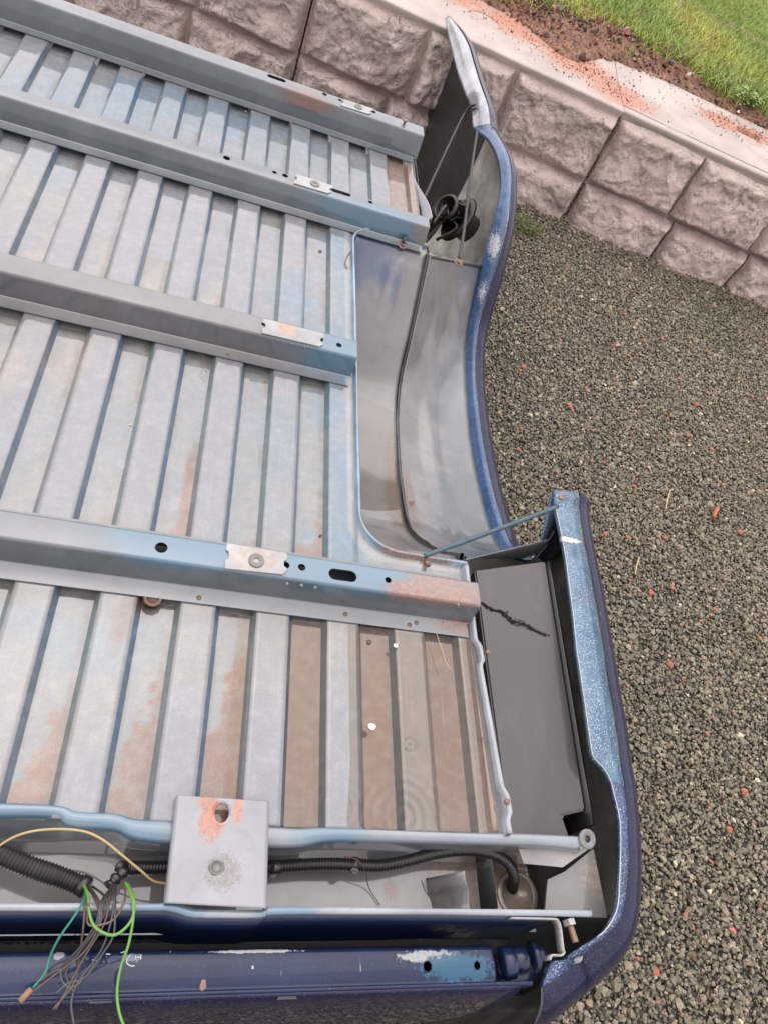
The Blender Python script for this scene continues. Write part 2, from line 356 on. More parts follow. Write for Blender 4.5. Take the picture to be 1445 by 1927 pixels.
# brick chips lying on the gravel
bc=simple('brick_chip',(.40,.12,.06),.7,0,.3,.2,var=.3,scale=150)
chips=[(904,699),(1182,668),(1277,712),(1055,640),(925,885),(1193,914),(1392,1000),(1138,1005),(1345,1145),(1210,640),(1262,782),(1310,760),(1136,869),(1360,912),(1252,1012),(1300,820),(985,690),(1415,745),(1330,660),(1030,575),(1175,590),(1260,1250),(1400,1490),(1330,1380),(1290,1722),(1372,1560),(1235,1830),(1430,1200),(1180,1010),(1225,1115),(1265,1105),(980,805),(975,845),(1070,760),(1102,730)]
cm=None
for i,(u,v) in enumerate(chips):
    p=az(u,v,G+.012)
    if cm is None:
        o=bmobj('brick_chip',rock(333,12,.5),bc); cm=o.data
    else: o=bpy.data.objects.new('brick_chip',cm); COL.objects.link(o)
    o.location=p; o.rotation_euler=(random.uniform(-.3,.3),random.uniform(-.3,.3),random.uniform(0,6)); s=random.uniform(.012,.022); o.scale=(s*1.2,s,s)
    tag(o,'small orange brick chip lying loose on the dark gravel','brick chip','orange brick chips scattered on the gravel')
# ---- retaining wall
wall=empty('retaining_wall',tuple(wp(0,0))); tag(wall,'rock-faced pinkish concrete block retaining wall with a pale flat top','wall')
def rock_face_mat():
    m,nt,b=mat('rock_face_concrete'); co=coord(nt)
    n1=noisen(nt,co,5,5,.6); n2=noisen(nt,co,38,5,.65); n3=noisen(nt,co,220,3,.6)
    c=mixc(nt,maprange(nt,n1,.3,.7),(.58,.455,.425),(.78,.645,.60))
    c=mixc(nt,mathn(nt,'MULTIPLY',maprange(nt,n2,.35,.55,1,0),.35),c,(.42,.32,.29))
    # darker rain-washed dirt near the top and pits
    z=nt.nodes.new('ShaderNodeSeparateXYZ'); nt.links.new(nt.nodes.new('ShaderNodeNewGeometry').outputs['Position'],z.inputs[0])
    t=mathn(nt,'ADD',maprange(nt,z.outputs[2],ZT-.17,ZT-.0,0,1),mathn(nt,'MULTIPLY',mathn(nt,'SUBTRACT',n1,.5),1.2))
    c=mixc(nt,mathn(nt,'MULTIPLY',maprange(nt,t,.2,1.0),.5),c,(.32,.27,.21))
    pit=nt.nodes.new('ShaderNodeTexVoronoi'); pit.inputs['Scale'].default_value=70; nt.links.new(co,pit.inputs['Vector'])
    pk=mathn(nt,'MULTIPLY',maprange(nt,pit.outputs['Distance'],.12,.2,1,0),maprange(nt,noisen(nt,co,14,3),.52,.62))
    c=mixc(nt,mathn(nt,'MULTIPLY',pk,.6),c,(.06,.05,.045))
    nw_=noisen(nt,co,9,6,.62,1.2); cr_=maprange(nt,mathn(nt,'ABSOLUTE',mathn(nt,'SUBTRACT',nw_,.5)),.0,.018,1,0); cr_=mathn(nt,'MULTIPLY',cr_,maprange(nt,noisen(nt,co,6,3),.42,.6))
    c=mixc(nt,mathn(nt,'MULTIPLY',cr_,.28),c,(.22,.17,.15))
    c=mixc(nt,mathn(nt,'MULTIPLY',maprange(nt,noisen(nt,co,17,6,.7,.6),.56,.66),.35),c,(.74,.66,.62))
    nt.links.new(c,b.inputs['Base Color']); b.inputs['Roughness'].default_value=.75; wet(b,.15,.4)
    h=mathn(nt,'ADD',mathn(nt,'MULTIPLY',n2,1.0),mathn(nt,'MULTIPLY',n3,.25)); h=mathn(nt,'SUBTRACT',h,mathn(nt,'MULTIPLY',pk,.6)); h=mathn(nt,'SUBTRACT',h,mathn(nt,'MULTIPLY',cr_,.25)); h=mathn(nt,'ADD',h,mathn(nt,'MULTIPLY',nw_,1.6)); bump(nt,h,1,.014,b); return m
M['rockface']=rock_face_mat()
M['joint']=simple('wall_joint_concrete',(.44,.35,.31),.85,0,0,var=.25,scale=25,bmp=.4,bd=.004)
def rocky(x,y,seed):
    wx=x+.05*(fbm(x,y,8,3,seed+40)-.5)*2; wy=y+.05*(fbm(x,y,8,3,seed+50)-.5)*2
    f=fbm(wx,wy,6.5,3,seed); q=f*7; fl_=np.floor(q); ter=(fl_+sstep(.25,.75,q-fl_))/7
    rid=1-np.abs(fbm(wx,wy,13,3,seed+7)-.5)*2.4
    q2=fbm(wx,wy,17,2,seed+17)*5; t2=(np.floor(q2)+sstep(.15,.6,q2-np.floor(q2)))/5
    return .075*(ter-.35)+.016*rid+.020*(t2-.4)+.006*fbm(x,y,60,3,seed+9)
def stone_panel(s0,s1,h0,h1,seed,proud=.03,name='stone'):
    w,h=s1-s0,h1-h0; nx=int(w/.0065); ny=int(h/.0065)
    S,H=np.meshgrid(np.linspace(0,w,nx),np.linspace(0,h,ny))
    edge_n=.010*(fbm(S,H,12,3,seed+3)-.5)
    dx=np.minimum(S,w-S)+edge_n; dy=np.minimum(H,h-H)+edge_n
    e=np.minimum(sstep(0,.032,dx),sstep(0,.030,dy))**.55
    d=(rocky(S,H,seed)+proud)*e
    # edges wobble along the plane so the outline is uneven
    Sx=S+(.012*(fbm(S,H,8,3,seed+5)-.5))*(1); Hx=H+(.012*(fbm(S,H,8,3,seed+6)-.5))
    V=P0[None]+WU[None]*(s0+Sx).ravel()[:,None]+WN[None]*((BAT*(h0+Hx)-d).ravel()[:,None])+np.array([[0,0,1]])*(h0+Hx).ravel()[:,None]
    f=[(j*nx+i,j*nx+i+1,(j+1)*nx+i+1,(j+1)*nx+i) for j in range(ny-1) for i in range(nx-1)]
    return mesh(name,V,f,M['rockface'],wall,True)
tj=[-2.8,-2.32,-1.85,-1.405,-.915,-.505,0,.448,.905,1.40,1.86,2.33,2.8]
bj=[-2.8,-2.36,-1.876,-1.405,-.985,-.50,0,.498,.935,1.40,1.88,2.3,2.8]
CR=(-2.8,-1.405,0,1.40,2.8); k=0
for jl,(ha,hb) in ((tj,(.200,.482)),(bj,(-.09,.186))):
    for a,b_ in zip(jl[:-1],jl[1:]):
        ga=.010 if a in CR else .006; gb_=.010 if b_ in CR else .006
        k+=1; stone_panel(a+ga,b_-gb_,ha,hb,k*7+1)
# block bodies behind the faces: one per precast block, with a dark open joint between
for a,b_ in zip(CR[:-1],CR[1:]):
    off=.012 if a==0 else 0
    def bp(s,h,b): return wp(s,h,b+off)
    vs_=[bp(a+.004,-.15,.0),bp(b_-.004,-.15,.0),bp(b_-.004,WH,.0),bp(a+.004,WH,.0),bp(a+.004,-.15,.45),bp(b_-.004,-.15,.45),bp(b_-.004,WH-.002,.42),bp(a+.004,WH-.002,.42)]
    o=mesh('block',vs_,[(0,1,2,3),(5,4,7,6),(1,5,6,2),(4,0,3,7),(3,2,6,7)],M['joint'],wall)
# ragged cement smears along the open joints
M['crackfill']=simple('crumbled_joint_fill',(.10,.055,.04),.9,0,0,var=.6,scale=90,bmp=1,bd=.01)
# coping / flat top
def coping_mat():
    m,nt,b=mat('pale_cast_top'); co=coord(nt); n1=noisen(nt,co,4,5,.6); n2=noisen(nt,co,60,4,.7); n3=noisen(nt,co,16,6,.75)
    c=mixc(nt,maprange(nt,n1,.3,.7),(.36,.305,.275),(.49,.425,.39)); c=mixc(nt,mathn(nt,'MULTIPLY',maprange(nt,n2,.3,.55,1,0),.3),c,(.42,.33,.28))
    a=nt.nodes.new('ShaderNodeAttribute'); a.attribute_name='red'
    k=mathn(nt,'ADD',a.outputs['Fac'],mathn(nt,'MULTIPLY',mathn(nt,'SUBTRACT',n3,.5),.9)); c=mixc(nt,maprange(nt,k,.35,.8),c,(.42,.19,.12))
    gr=mathn(nt,'MULTIPLY',maprange(nt,noisen(nt,co,190,2),.66,.70),maprange(nt,k,.1,.4)); c=mixc(nt,gr,c,(.07,.04,.04))
    nt.links.new(c,b.inputs['Base Color']); b.inputs['Roughness'].default_value=.7; wet(b,.3,.3); bump(nt,n2,.4,.003,b); return m
M['coping']=coping_mat()
RED=[(.0,.17,.24,.19),(-.22,.30,.28,.20),(-.50,.40,.30,.20),(-.95,.45,.4,.18),(-.10,.25,.2,.16),(.60,.44,.18,.10),(.80,.46,.2,.08),(-1.4,.45,.4,.16)]
def redness(S,B):
    r=np.zeros(np.shape(S))
    for s0,b0,rs,rb in RED: r=np.maximum(r,1-np.hypot((S-s0)/rs,(B-b0)/rb)*.62)
    return np.clip(r,0,1)
HOLES=[(.758,.40),(-.69,.30),(-2.1,.35),(2.1,.4)]
def coping(a,b_):
    nx=int((b_-a)/.011); ny=56; S,B=np.meshgrid(np.linspace(a+.0012,b_-.0012,nx),np.linspace(-.012,.60,ny))
    Z=.004*fbm(S,B,5,3,2)+.012*sstep(.30,.6,B)
    F=S*0
    for hs_,hb_ in HOLES: 
        r=np.hypot(S-hs_,B-hb_)/.072; Z-=.05*(1-sstep(.75,1.05,r)); F=np.maximum(F,1-sstep(.8,1.1,r))
    Bj=B+.006*(fbm(S,S*0,30,3,8)-.5)*(B<.02)
    if a==0: Bj=Bj+.012*(B<.05)
    Z=Z-.006*(np.arange(ny)[:,None]==0)
    V=tp(0,0)[None]+WU[None]*S.ravel()[:,None]+WN[None]*Bj.ravel()[:,None]+np.array([[0,0,1]])*Z.ravel()[:,None]
    # front skirt
    f=[(j*nx+i,j*nx+i+1,(j+1)*nx+i+1,(j+1)*nx+i) for j in range(ny-1) for i in range(nx-1)]
    V=np.r_[V,V[:nx]-np.array([[0,0,.022]])+WN[None]*.012]; n0=nx*ny
    f+=[(n0+i,n0+i+1,i+1,i) for i in range(nx-1)]
    o=mesh('coping_slab',V,f,M['coping'],wall,True)
    at=o.data.attributes.new('red','FLOAT','POINT'); rr=np.maximum(redness(S,B),F).ravel(); at.data.foreach_set('value',np.r_[rr,rr[:nx]].astype(np.float32))
for a,b_ in zip(CR[:-1],CR[1:]): coping(a,b_)
# crack fill crumbs in the open joint at s=0 and s=-1.405
for s0 in (0,-1.405):
    bm=bmesh.new()
    for h in np.arange(-.04,.50,.007):
        q=rock(int(h*1000)+77+int(s0*10),9,.9); sz=random.uniform(.006,.014); c=wp(s0+random.uniform(-.006,.006),h,random.uniform(-.002,.008))
        for v in q.verts: v.co=Vector(c)+v.co*sz
        me_=bpy.data.meshes.new('t'); q.to_mesh(me_); q.free(); bm.from_mesh(me_); bpy.data.meshes.remove(me_)
    o=bmobj('joint_crumbs',bm,M['crackfill'],wall); o['kind']='stuff'
# ---- soil strip and lawn
def soil_mat():
    m,nt,b=mat('red_brown_soil'); co=coord(nt); n1=noisen(nt,co,7,5,.6); n2=noisen(nt,co,70,5,.7)
    c=mixc(nt,maprange(nt,n1,.35,.65),(.27,.115,.07),(.40,.21,.135)); c=mixc(nt,maprange(nt,n2,.4,.6,1,0),c,(.12,.065,.045)); 
    nt.links.new(c,b.inputs['Base Color']); b.inputs['Roughness'].default_value=.85; bump(nt,n2,1,.012,b); return m
M['soil']=soil_mat()
def edge_b(s): return .50+.10*(fbm(s,np.asarray(s)*0,1.6,3,12)-.5)*2+.07*sstep(-.2,.9,s)-.16*np.exp(-((np.asarray(s)+.28)/.16)**2)
def grass_b(s):   # where grass begins, measured back from the wall face
    return np.interp(s,[-3,-1.2,-.75,-.57,-.3,-.12,.1,.286,.39,.7,1.1,1.6,3],[.58,.58,.58,.60,.66,.75,.85,.86,.78,.72,.70,.69,.75])
S,Bv=np.meshgrid(np.linspace(-3.2,3.2,260),np.r_[np.linspace(.0,1.6,90)])
Bb=edge_b(S)+Bv-.02; Z=.004+.05*sstep(0,.25,Bv)+.035*(fbm(S,Bb,7,4,30)-.3)*sstep(0,.06,Bv)-.02*(Bv<=0.0)
V=tp(0,0)[None]+WU[None]*S.ravel()[:,None]+WN[None]*Bb.ravel()[:,None]+np.array([[0,0,1]])*Z.ravel()[:,None]
f=[(j*260+i,j*260+i+1,(j+1)*260+i+1,(j+1)*260+i) for j in range(89) for i in range(259)]
o=mesh('soil_border',V,f,M['soil'],None,True); tag(o,kind='structure')
def lawn_mat():
    m,nt,b=mat('lawn_ground'); co=coord(nt); n1=noisen(nt,co,3,4); c=mixc(nt,n1,(.14,.19,.035),(.28,.28,.06)); nt.links.new(c,b.inputs['Base Color']); b.inputs['Roughness'].default_value=.9
    bump(nt,noisen(nt,co,60,4),1,.02,b); return m
lm=lawn_mat(); vs_=[tp(-60,1.9,.02),tp(60,1.9,.02),tp(60,70,.9),tp(-60,70,.9)]
V=[tp(-60,.9,-.03),tp(60,.9,-.03),tp(60,1.9,.045),tp(-60,1.9,.045),tp(60,70,1.2),tp(-60,70,1.2)]
o=mesh('lawn',V,[(0,1,2,3),(3,2,4,5)],lm); tag(o,kind='structure')
def blade_mat():
    m,nt,b=mat('grass_blade'); a=nt.nodes.new('ShaderNodeAttribute'); a.attribute_type='INSTANCER'; a.attribute_name='tint'
    nt.links.new(a.outputs['Color'],b.inputs['Base Color']); b.inputs['Roughness'].default_value=.45
    b.inputs['Transmission Weight'].default_value=0; b.inputs['Subsurface Weight'].default_value=0; return m
BM_=blade_mat()
def tuft(seed,n=16,h=.06,spread=.03,w=.0035):
    r=random.Random(seed); V=[];F=[]
    for _ in range(n):
        a=r.uniform(0,6.28); x,y=r.gauss(0,spread),r.gauss(0,spread); L=h*r.uniform(.5,1.2); ln=r.uniform(.2,.9); ww=w*r.uniform(.7,1.3)
        px,py=-math.sin(a)*ww/2,math.cos(a)*ww/2; i0=len(V)
        for t in (0,.4,.75,1):
            bx=x+math.cos(a)*L*ln*t*t; by=y+math.sin(a)*L*ln*t*t; bz=L*t*(1-.35*ln*t); k=(1-t)**.6
            V+= [(bx-px*k,by-py*k,bz),(bx+px*k,by+py*k,bz)]
        for j in range(3): F.append((i0+2*j,i0+2*j+1,i0+2*j+3,i0+2*j+2))
    me=bpy.data.meshes.new('t'); me.from_pydata(V,[],F); return me
def grass():
    n=26000; s=rng.uniform(-2.2,3.4,n); b=rng.uniform(.5,1,n); b=.6+(rng.random(n)**1.0)*4.2
    gb0=grass_b(s)+.22*(fbm(s,b,5,3,60)-.5)*2
    k=(b>gb0)|((rng.random(n)<.035)&(b>edge_b(s)+.08)); s,b=s[k],b[k]; n=len(s)
    P=tp(0,0)[None]+WU[None]*s[:,None]+WN[None]*b[:,None]; P[:,2]+=.02+.03*sstep(.3,1.0,b)
    rot=np.zeros((n,3)); rot[:,2]=rng.uniform(0,6.28,n); rot[:,0]=rng.normal(0,.15,n)
    sc_=rng.uniform(.7,1.35,n)*(1-.35*sstep(1.4,2.2,b)); yel=sstep(.48,.78,fbm(s,b,1.6,3,70))*.8
    c=np.array([.24,.34,.055])*(1-yel[:,None])+np.array([.50,.47,.08])*yel[:,None]; c*=rng.uniform(.7,1.3,(n,1))
    scatter('grass',P,rot,np.stack([sc_]*3,1),rng.integers(0,6,n),np.c_[c,np.ones(n)],[(tuft(i),BM_) for i in range(6)],label='bright green and yellowish lawn grass on the bank above the wall',cat='grass',kind='stuff')
grass()
# clods and roots on the soil
def clods():
    n=2600; s=rng.uniform(-1.6,1.7,n); b=edge_b(s)+rng.normal(.18,.2,n); 
    nr=1300; s2=np.concatenate([rng.normal(r[0],r[2]*.6,nr//8) for r in RED]); b2=np.concatenate([rng.normal(r[1],r[3]*.7,nr//8) for r in RED])
    s=np.r_[s,s2]; b=np.r_[b,b2]; k=(b>.08)&(b<1.3); s,b=s[k],b[k]; n=len(s)
    P=tp(0,0)[None]+WU[None]*s[:,None]+WN[None]*b[:,None]; d=b-edge_b(s); P[:,2]+=.004+np.where(d>0,.055*sstep(0,.25,d),0)+.012*sstep(.3,.6,b)
    sz=np.where(d>.0,rng.lognormal(math.log(.014),.5,n),rng.lognormal(math.log(.0040),.4,n)).clip(.002,.05)
    base=np.array([[.16,.06,.035],[.09,.045,.03],[.30,.14,.09],[.05,.045,.045],[.4,.32,.27]]); c=base[rng.choice(5,n,p=[.4,.25,.2,.12,.03])]*rng.uniform(.7,1.3,(n,1))
    scatter('soil_clods',P,rng.uniform(0,6.28,(n,3)),np.stack([sz*1.3,sz,sz],1),rng.integers(0,5,n),np.c_[c,np.ones(n)],[(rock(500+i,10,.8),SM) for i in range(5)],label='red brown soil crumbs and small stones spilled along the wall top',cat='soil',kind='stuff')
clods()
lf=simple('weed_leaf',(.20,.30,.06),.45,0,.3,.2,var=.35,scale=60)

def weed(u,v,R,H,nl,lab,leafw=.35,seed=0,m_=None,z0=None,grp='weeds on the soil above the wall'):
    p=az(u,v,ZT+.03 if z0 is None else z0); root=empty('weed',tuple(p)); tag(root,lab,'weed',grp); r=random.Random(seed); V=[];F=[]; V2=[];F2=[]
    for i in range(nl):
        a=r.gauss([.3,2.2,3.9,5.1][i%4],.55); rr=R*(.25+.9*r.random()*[1,.7,1.3,.55][i%4]); hx=H*r.uniform(.3,1)*(1-.5*rr/R); c=Vector((math.cos(a)*rr,math.sin(a)*rr,hx)); L=R*r.uniform(.14,.30)
        d=Vector((math.cos(a+r.uniform(-.8,.8)),math.sin(a+r.uniform(-.8,.8)),r.uniform(-.2,.6))).normalized(); s_=d.cross(Vector((0,0,1))).normalized()*L*leafw; n_=s_.cross(d).normalized()
        i0=len(V); V+=[c-d*L*.5,c+s_-n_*L*.06,c+s_*.8+d*L*.3-n_*.0,c+d*L*.6,c-s_*.8+d*L*.3,c-s_-n_*L*.06,c+n_*L*.08+d*L*.1]
        F+=[(i0,i0+1,i0+6),(i0+1,i0+2,i0+6),(i0+2,i0+3,i0+6),(i0+3,i0+4,i0+6),(i0+4,i0+5,i0+6),(i0+5,i0,i0+6)]
        j0=len(V2); V2+=[Vector((0,0,-.02)),Vector((.003,0,-.02)),c-d*L*.4]; F2+=[(j0,j0+1,j0+2)]
    o=mesh('foliage',[Vector(p)+x for x in V],F,m_ or lf,root); mesh('stem',[Vector(p)+x for x in V2],F2,lf,root)
weed(1328,158,.07,.06,190,'small round green weed beside the pale broken stone at the wall top',seed=2)
weed(1395,195,.10,.09,230,'leafy green weed at the right edge above the lifting hole',seed=3)
weed(1020,20,.10,.13,70,'grassy green tuft growing out of the red soil nearest the top of the photo',leafw=.08,seed=6)
weed(1440,215,.12,.16,80,'tall narrow-leaved weed cut by the right edge of the photo',leafw=.1,seed=8)
weed(988,428,.085,.02,420,'low mossy green patch in the gravel at the foot of the wall',leafw=.2,seed=9,z0=G+.006,grp=None,m_=simple('moss_leaf',(.11,.12,.04),.6,var=.5,scale=60))
weed(1452,60,.16,.07,120,'pale green clump of lawn at the right edge of the photo',leafw=.08,seed=12)
for i,(u,v,s,c,l) in enumerate([(1375,165,.045,(.30,.12,.10),'angular pinkish brick piece on the soil beside the weeds'),(1390,210,.022,(.7,.68,.65),'small white stone on the soil near the right edge'),(1000,88,.03,(.55,.42,.36),'pale stone on the red soil left of the grass'),(1350,238,.02,(.10,.09,.10),'dark stone lying on the pale wall top')]):
    o=bmobj('loose_stone',rock(900+i,10,.6),simple('loose_stone_%d'%i,c,.6)); o.location=az(u,v,ZT+.03); o.scale=(s,s,s); tag(o,l,'stone')
# ================================================================== UPTURNED TRUCK BED
bed=empty('truck_bed',(0,.6,G)); tag(bed,'upturned blue pickup truck bed with wet ribbed underside, cross rails and open wheel arch','truck bed')
B=bed
# ---- ribbed floor ------------------------------------------------------------
YS,YF=-.312,1.63                                # sill end and front end
DEP=.013
def ribz(x):
    u=(np.asarray(x)/PITCH)%1.0*PITCH; w=RIBW; s=.0075
    z=np.where(u<=w,0,np.where(u<w+s,-DEP*np.clip((u-w)/s,0,1),np.where(u>PITCH-s,-DEP*(1-np.clip((u-(PITCH-s))/s,0,1)),-DEP)))
    return z
xs=[]
for i in range(-12,3):
    o_=i*PITCH; xs+=list(o_+np.linspace(0,RIBW,9))+list(o_+RIBW+np.array([.0004,.0038,.0070,.0075,.0079]))+list(np.linspace(o_+RIBW+.013,o_+PITCH-.013,6))+list(o_+PITCH-np.array([.0079,.0075,.0070,.0038,.0005]))
xs=np.array([x for x in xs if -1.28<x<.2445]+[.2445,.249,.253,.257])
ys=np.arange(YS,YF+.001,.0046); X,Y=np.meshgrid(xs,ys)
Z=ribz(X); Z=np.where(X>.2445,-DEP*sstep(.2445,.257,X)*.6,Z)
# ribs run out before the sill and beside the wheel housing
flat=1-sstep(.0,.022,np.abs(X-.075)-.0)*0
near_tub=(Y>.02)&(Y<1.16)&(X>.047); Z=np.where(near_tub,-.004*sstep(.047,.056,X),Z)
Z=Z+.0012*(fbm(X,Y,6,3,4)-.5)
# tub opening
TX0=.057; TY0,TY1,TR=.152,1.132,.075
def tub_in(x,y,gr=0.0):
    x0,y0,y1=TX0-gr,TY0-gr,TY1+gr; r=TR
    ins=(x>x0)&(y>y0)&(y<y1)
    cx=x0+r
    for cy,sg in ((y0+r,-1),(y1-r,1)):
        ins&=~((x<cx)&(sg*(y-cy)>0)&(np.hypot(x-cx,y-cy)>r))
    return ins
# pigments
sinkrow=[(-.31,0.0),(.095,.542),(.637,1.094),(1.19,1.54)]
grey=np.array([.195,.207,.232]); warm=np.array([.225,.215,.195]); bl=np.array([.10,.19,.26]); dkb=np.array([.004,.075,.19]); grn=np.array([.17,.20,.195]); silt_c=np.array([.175,.078,.036]); rust_c=np.array([.165,.052,.016])
idx=np.floor(X/PITCH); u=X-idx*PITCH; invalley=((u>RIBW+.0074)&(u<PITCH-.0074))*1.0
pos=np.clip((u-RIBW-.007)/(PITCH-RIBW-.014),0,1)         # 0 left .. 1 right side of the valley
pig=np.tile(grey,X.shape+(1,)).astype(float)
def blend(k,c):
    global pig
    k=np.clip(k,0,1)[...,None]; pig=pig*(1-k)+np.asarray(c)*k
n_a=fbm(X,Y,3.2,5,11); n_b=fbm(X,Y,11,5,13); n_c=fbm(X,Y,34,4,15); n_d=fbm(X,Y,90,2,19)
blend(sstep(.5,.66,n_a)*.6*(Y<1.1),warm)
blend(invalley*.35*(Y<.6),grn)
blend(.55*sstep(.35,.75,n_b)*invalley,np.array([.20,.215,.20]))
# blue overspray
def blob(cx,cy,rx,ry,k=1.,s=.6): 
    d=np.hypot((X-cx)/rx,(Y-cy)/ry)+ (n_b-.5)*1.2; return k*(1-sstep(1-s,1.,d))
for a_ in [(.05,.28,.10,.26,.9),(.0,.47,.06,.14,.9),(-.05,.72,.10,.16,.65),(.04,.80,.05,.3,.75),(.03,1.02,.05,.10,.4),(-.36,1.45,.30,.12,.6),(-.1,1.4,.2,.13,.3),(-.62,1.25,.25,.3,.5),(-.34,-.08,.14,.08,.35),(-.16,.10,.05,.06,.2),(.01,.13,.08,.1,.6),(-.09,.33,.06,.2,.4)]: blend(blob(*a_[:4],a_[4]),bl)
blend(.30*sstep(1.15,1.25,Y)*sstep(.4,.6,n_a),bl)
# side walls of the ribs: blue on the right flank, grey green on the left flank
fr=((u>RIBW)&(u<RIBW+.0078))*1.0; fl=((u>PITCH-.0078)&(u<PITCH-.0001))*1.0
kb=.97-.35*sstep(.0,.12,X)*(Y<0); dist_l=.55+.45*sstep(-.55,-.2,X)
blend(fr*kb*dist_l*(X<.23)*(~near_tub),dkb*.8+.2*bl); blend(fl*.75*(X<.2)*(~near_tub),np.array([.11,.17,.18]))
# silt and rust lying at the low end of each valley
silt=np.zeros_like(X)
def low(bay,i,L,wid,amt,c,top=None):
    """deposit in valley right of rib i, reaching L up from the low rail, hugging the right side"""
    global silt
    y0=sinkrow[bay][0]; yy=(Y-y0)/L; k=(idx==i)*invalley
    m_=k*sstep(0,.22,(1-yy)*wid+pos-1+ (n_c-.5)*.8+(n_b-.5)*.7+(n_d-.5)*.7)*(Y<sinkrow[bay][1])*(yy>-.2)
    m_=m_*(.72+.5*n_d); blend(m_*amt,c); silt=np.maximum(silt,m_*amt)
low(0,-5,.13,1.2,.8,silt_c*1.25); low(0,-4,.16,1.3,.85,silt_c*1.2); low(0,-3,.20,1.4,.85,silt_c*1.15); low(0,-2,.30,1.5,.9,silt_c); low(0,-1,.60,3.0,.85,silt_c*.95)
low(0,-3,.33,.35,.6,rust_c); low(0,-2,.36,.4,.6,rust_c)
for i_ in (0,1,2):
    k=(idx==i_)*invalley*(Y<.03); k=k*np.clip(.80+.5*(n_b-.5)-(.35 if i_==0 else 0)*(1-pos)*sstep(-.1,.02,Y),0,1); blend(k,silt_c*(.9 if i_ else 1.05)); silt=np.maximum(silt,k*.8)
k=(X>.06)*(Y<.03)*.05; blend(k,silt_c)
k=(1-sstep(.0,.030,np.abs(X-.255)))*(Y<.03)*.75; blend(k,silt_c*.85)
low(1,-3,.10,1.0,.7,rust_c*.8); low(1,-4,.10,1.0,.35,rust_c*.8); low(1,-2,.075,1.3,.8,rust_c*.95); low(1,-1,.115,1.35,.95,rust_c)
def streak(bay,i,ya,yb,w,c,a=.9):
    global silt
    m_=(idx==i)*invalley*sstep(ya-.015,ya+.01,Y)*(1-sstep(yb-.02,yb+.02,Y))*sstep(0,.2,pos-1+w+(n_c-.5)*.3+(n_b-.5)*.3); blend(m_*a,c); silt=np.maximum(silt,m_*a)
streak(1,-3,.10,.30,.42,rust_c); streak(1,-1,.22,.30,.14,rust_c,.8)
for i_ in range(-8,0):
    low(2,i_,.22,1.2,.35 if i_<-2 else .12,np.array([.42,.33,.26])); low(1,i_,.18,1.2,.25,np.array([.36,.30,.25]))
    low(3,i_,.12,1.0,.15,np.array([.38,.33,.3]))
blend(blob(-.47,.46,.05,.09,.8),np.array([.30,.25,.21])); silt=np.maximum(silt,blob(-.47,.44,.05,.12,.8))
blend(blob(-.58,.40,.04,.08,.6),np.array([.33,.28,.24])); silt=np.maximum(silt,blob(-.58,.42,.05,.1,.5))
blend((X>.165)*(Y>1.15)*.85*np.clip(.6+n_b,0,1),np.array([.22,.13,.085])); silt=np.maximum(silt,(X>.17)*(Y>1.15)*.6)
blend(blob(-.285,-.0,.03,.035,.9,.8),rust_c*.55); blend(blob(-.31,-.05,.02,.07,.6),rust_c*.9)
# brown line of grime beside each flange
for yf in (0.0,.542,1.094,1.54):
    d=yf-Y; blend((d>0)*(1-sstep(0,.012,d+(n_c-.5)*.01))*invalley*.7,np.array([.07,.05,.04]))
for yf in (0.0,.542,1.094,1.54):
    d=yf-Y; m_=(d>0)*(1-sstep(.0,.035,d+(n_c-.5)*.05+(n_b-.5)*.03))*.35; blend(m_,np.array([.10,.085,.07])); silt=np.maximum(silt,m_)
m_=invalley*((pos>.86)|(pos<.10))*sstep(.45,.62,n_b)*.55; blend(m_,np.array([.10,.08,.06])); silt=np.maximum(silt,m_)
# sealer line round the tub
seal=tub_in(X,Y,.022)&~tub_in(X,Y,.004); blend(seal*.5,np.array([.40,.37,.34]))
keepq=~(tub_in((X[:-1,:-1]+X[1:,1:])/2,(Y[:-1,:-1]+Y[1:,1:])/2))
# drain hole in the floor
hq=az(288,1127); keepq&=~(np.hypot((X[:-1,:-1]+X[1:,1:])/2-hq[0],(Y[:-1,:-1]+Y[1:,1:])/2-hq[1])<.0085)
ny_,nx_=X.shape; I=np.arange(ny_*nx_).reshape(ny_,nx_)
F=np.stack([I[:-1,:-1][keepq],I[:-1,1:][keepq],I[1:,1:][keepq],I[1:,:-1][keepq]],1)
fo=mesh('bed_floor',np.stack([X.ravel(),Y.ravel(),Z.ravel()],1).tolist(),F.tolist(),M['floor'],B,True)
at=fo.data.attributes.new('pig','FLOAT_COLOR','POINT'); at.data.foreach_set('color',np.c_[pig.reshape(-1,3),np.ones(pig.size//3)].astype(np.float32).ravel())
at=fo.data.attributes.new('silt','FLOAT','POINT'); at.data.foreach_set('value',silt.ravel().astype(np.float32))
solid(fo,.0015)
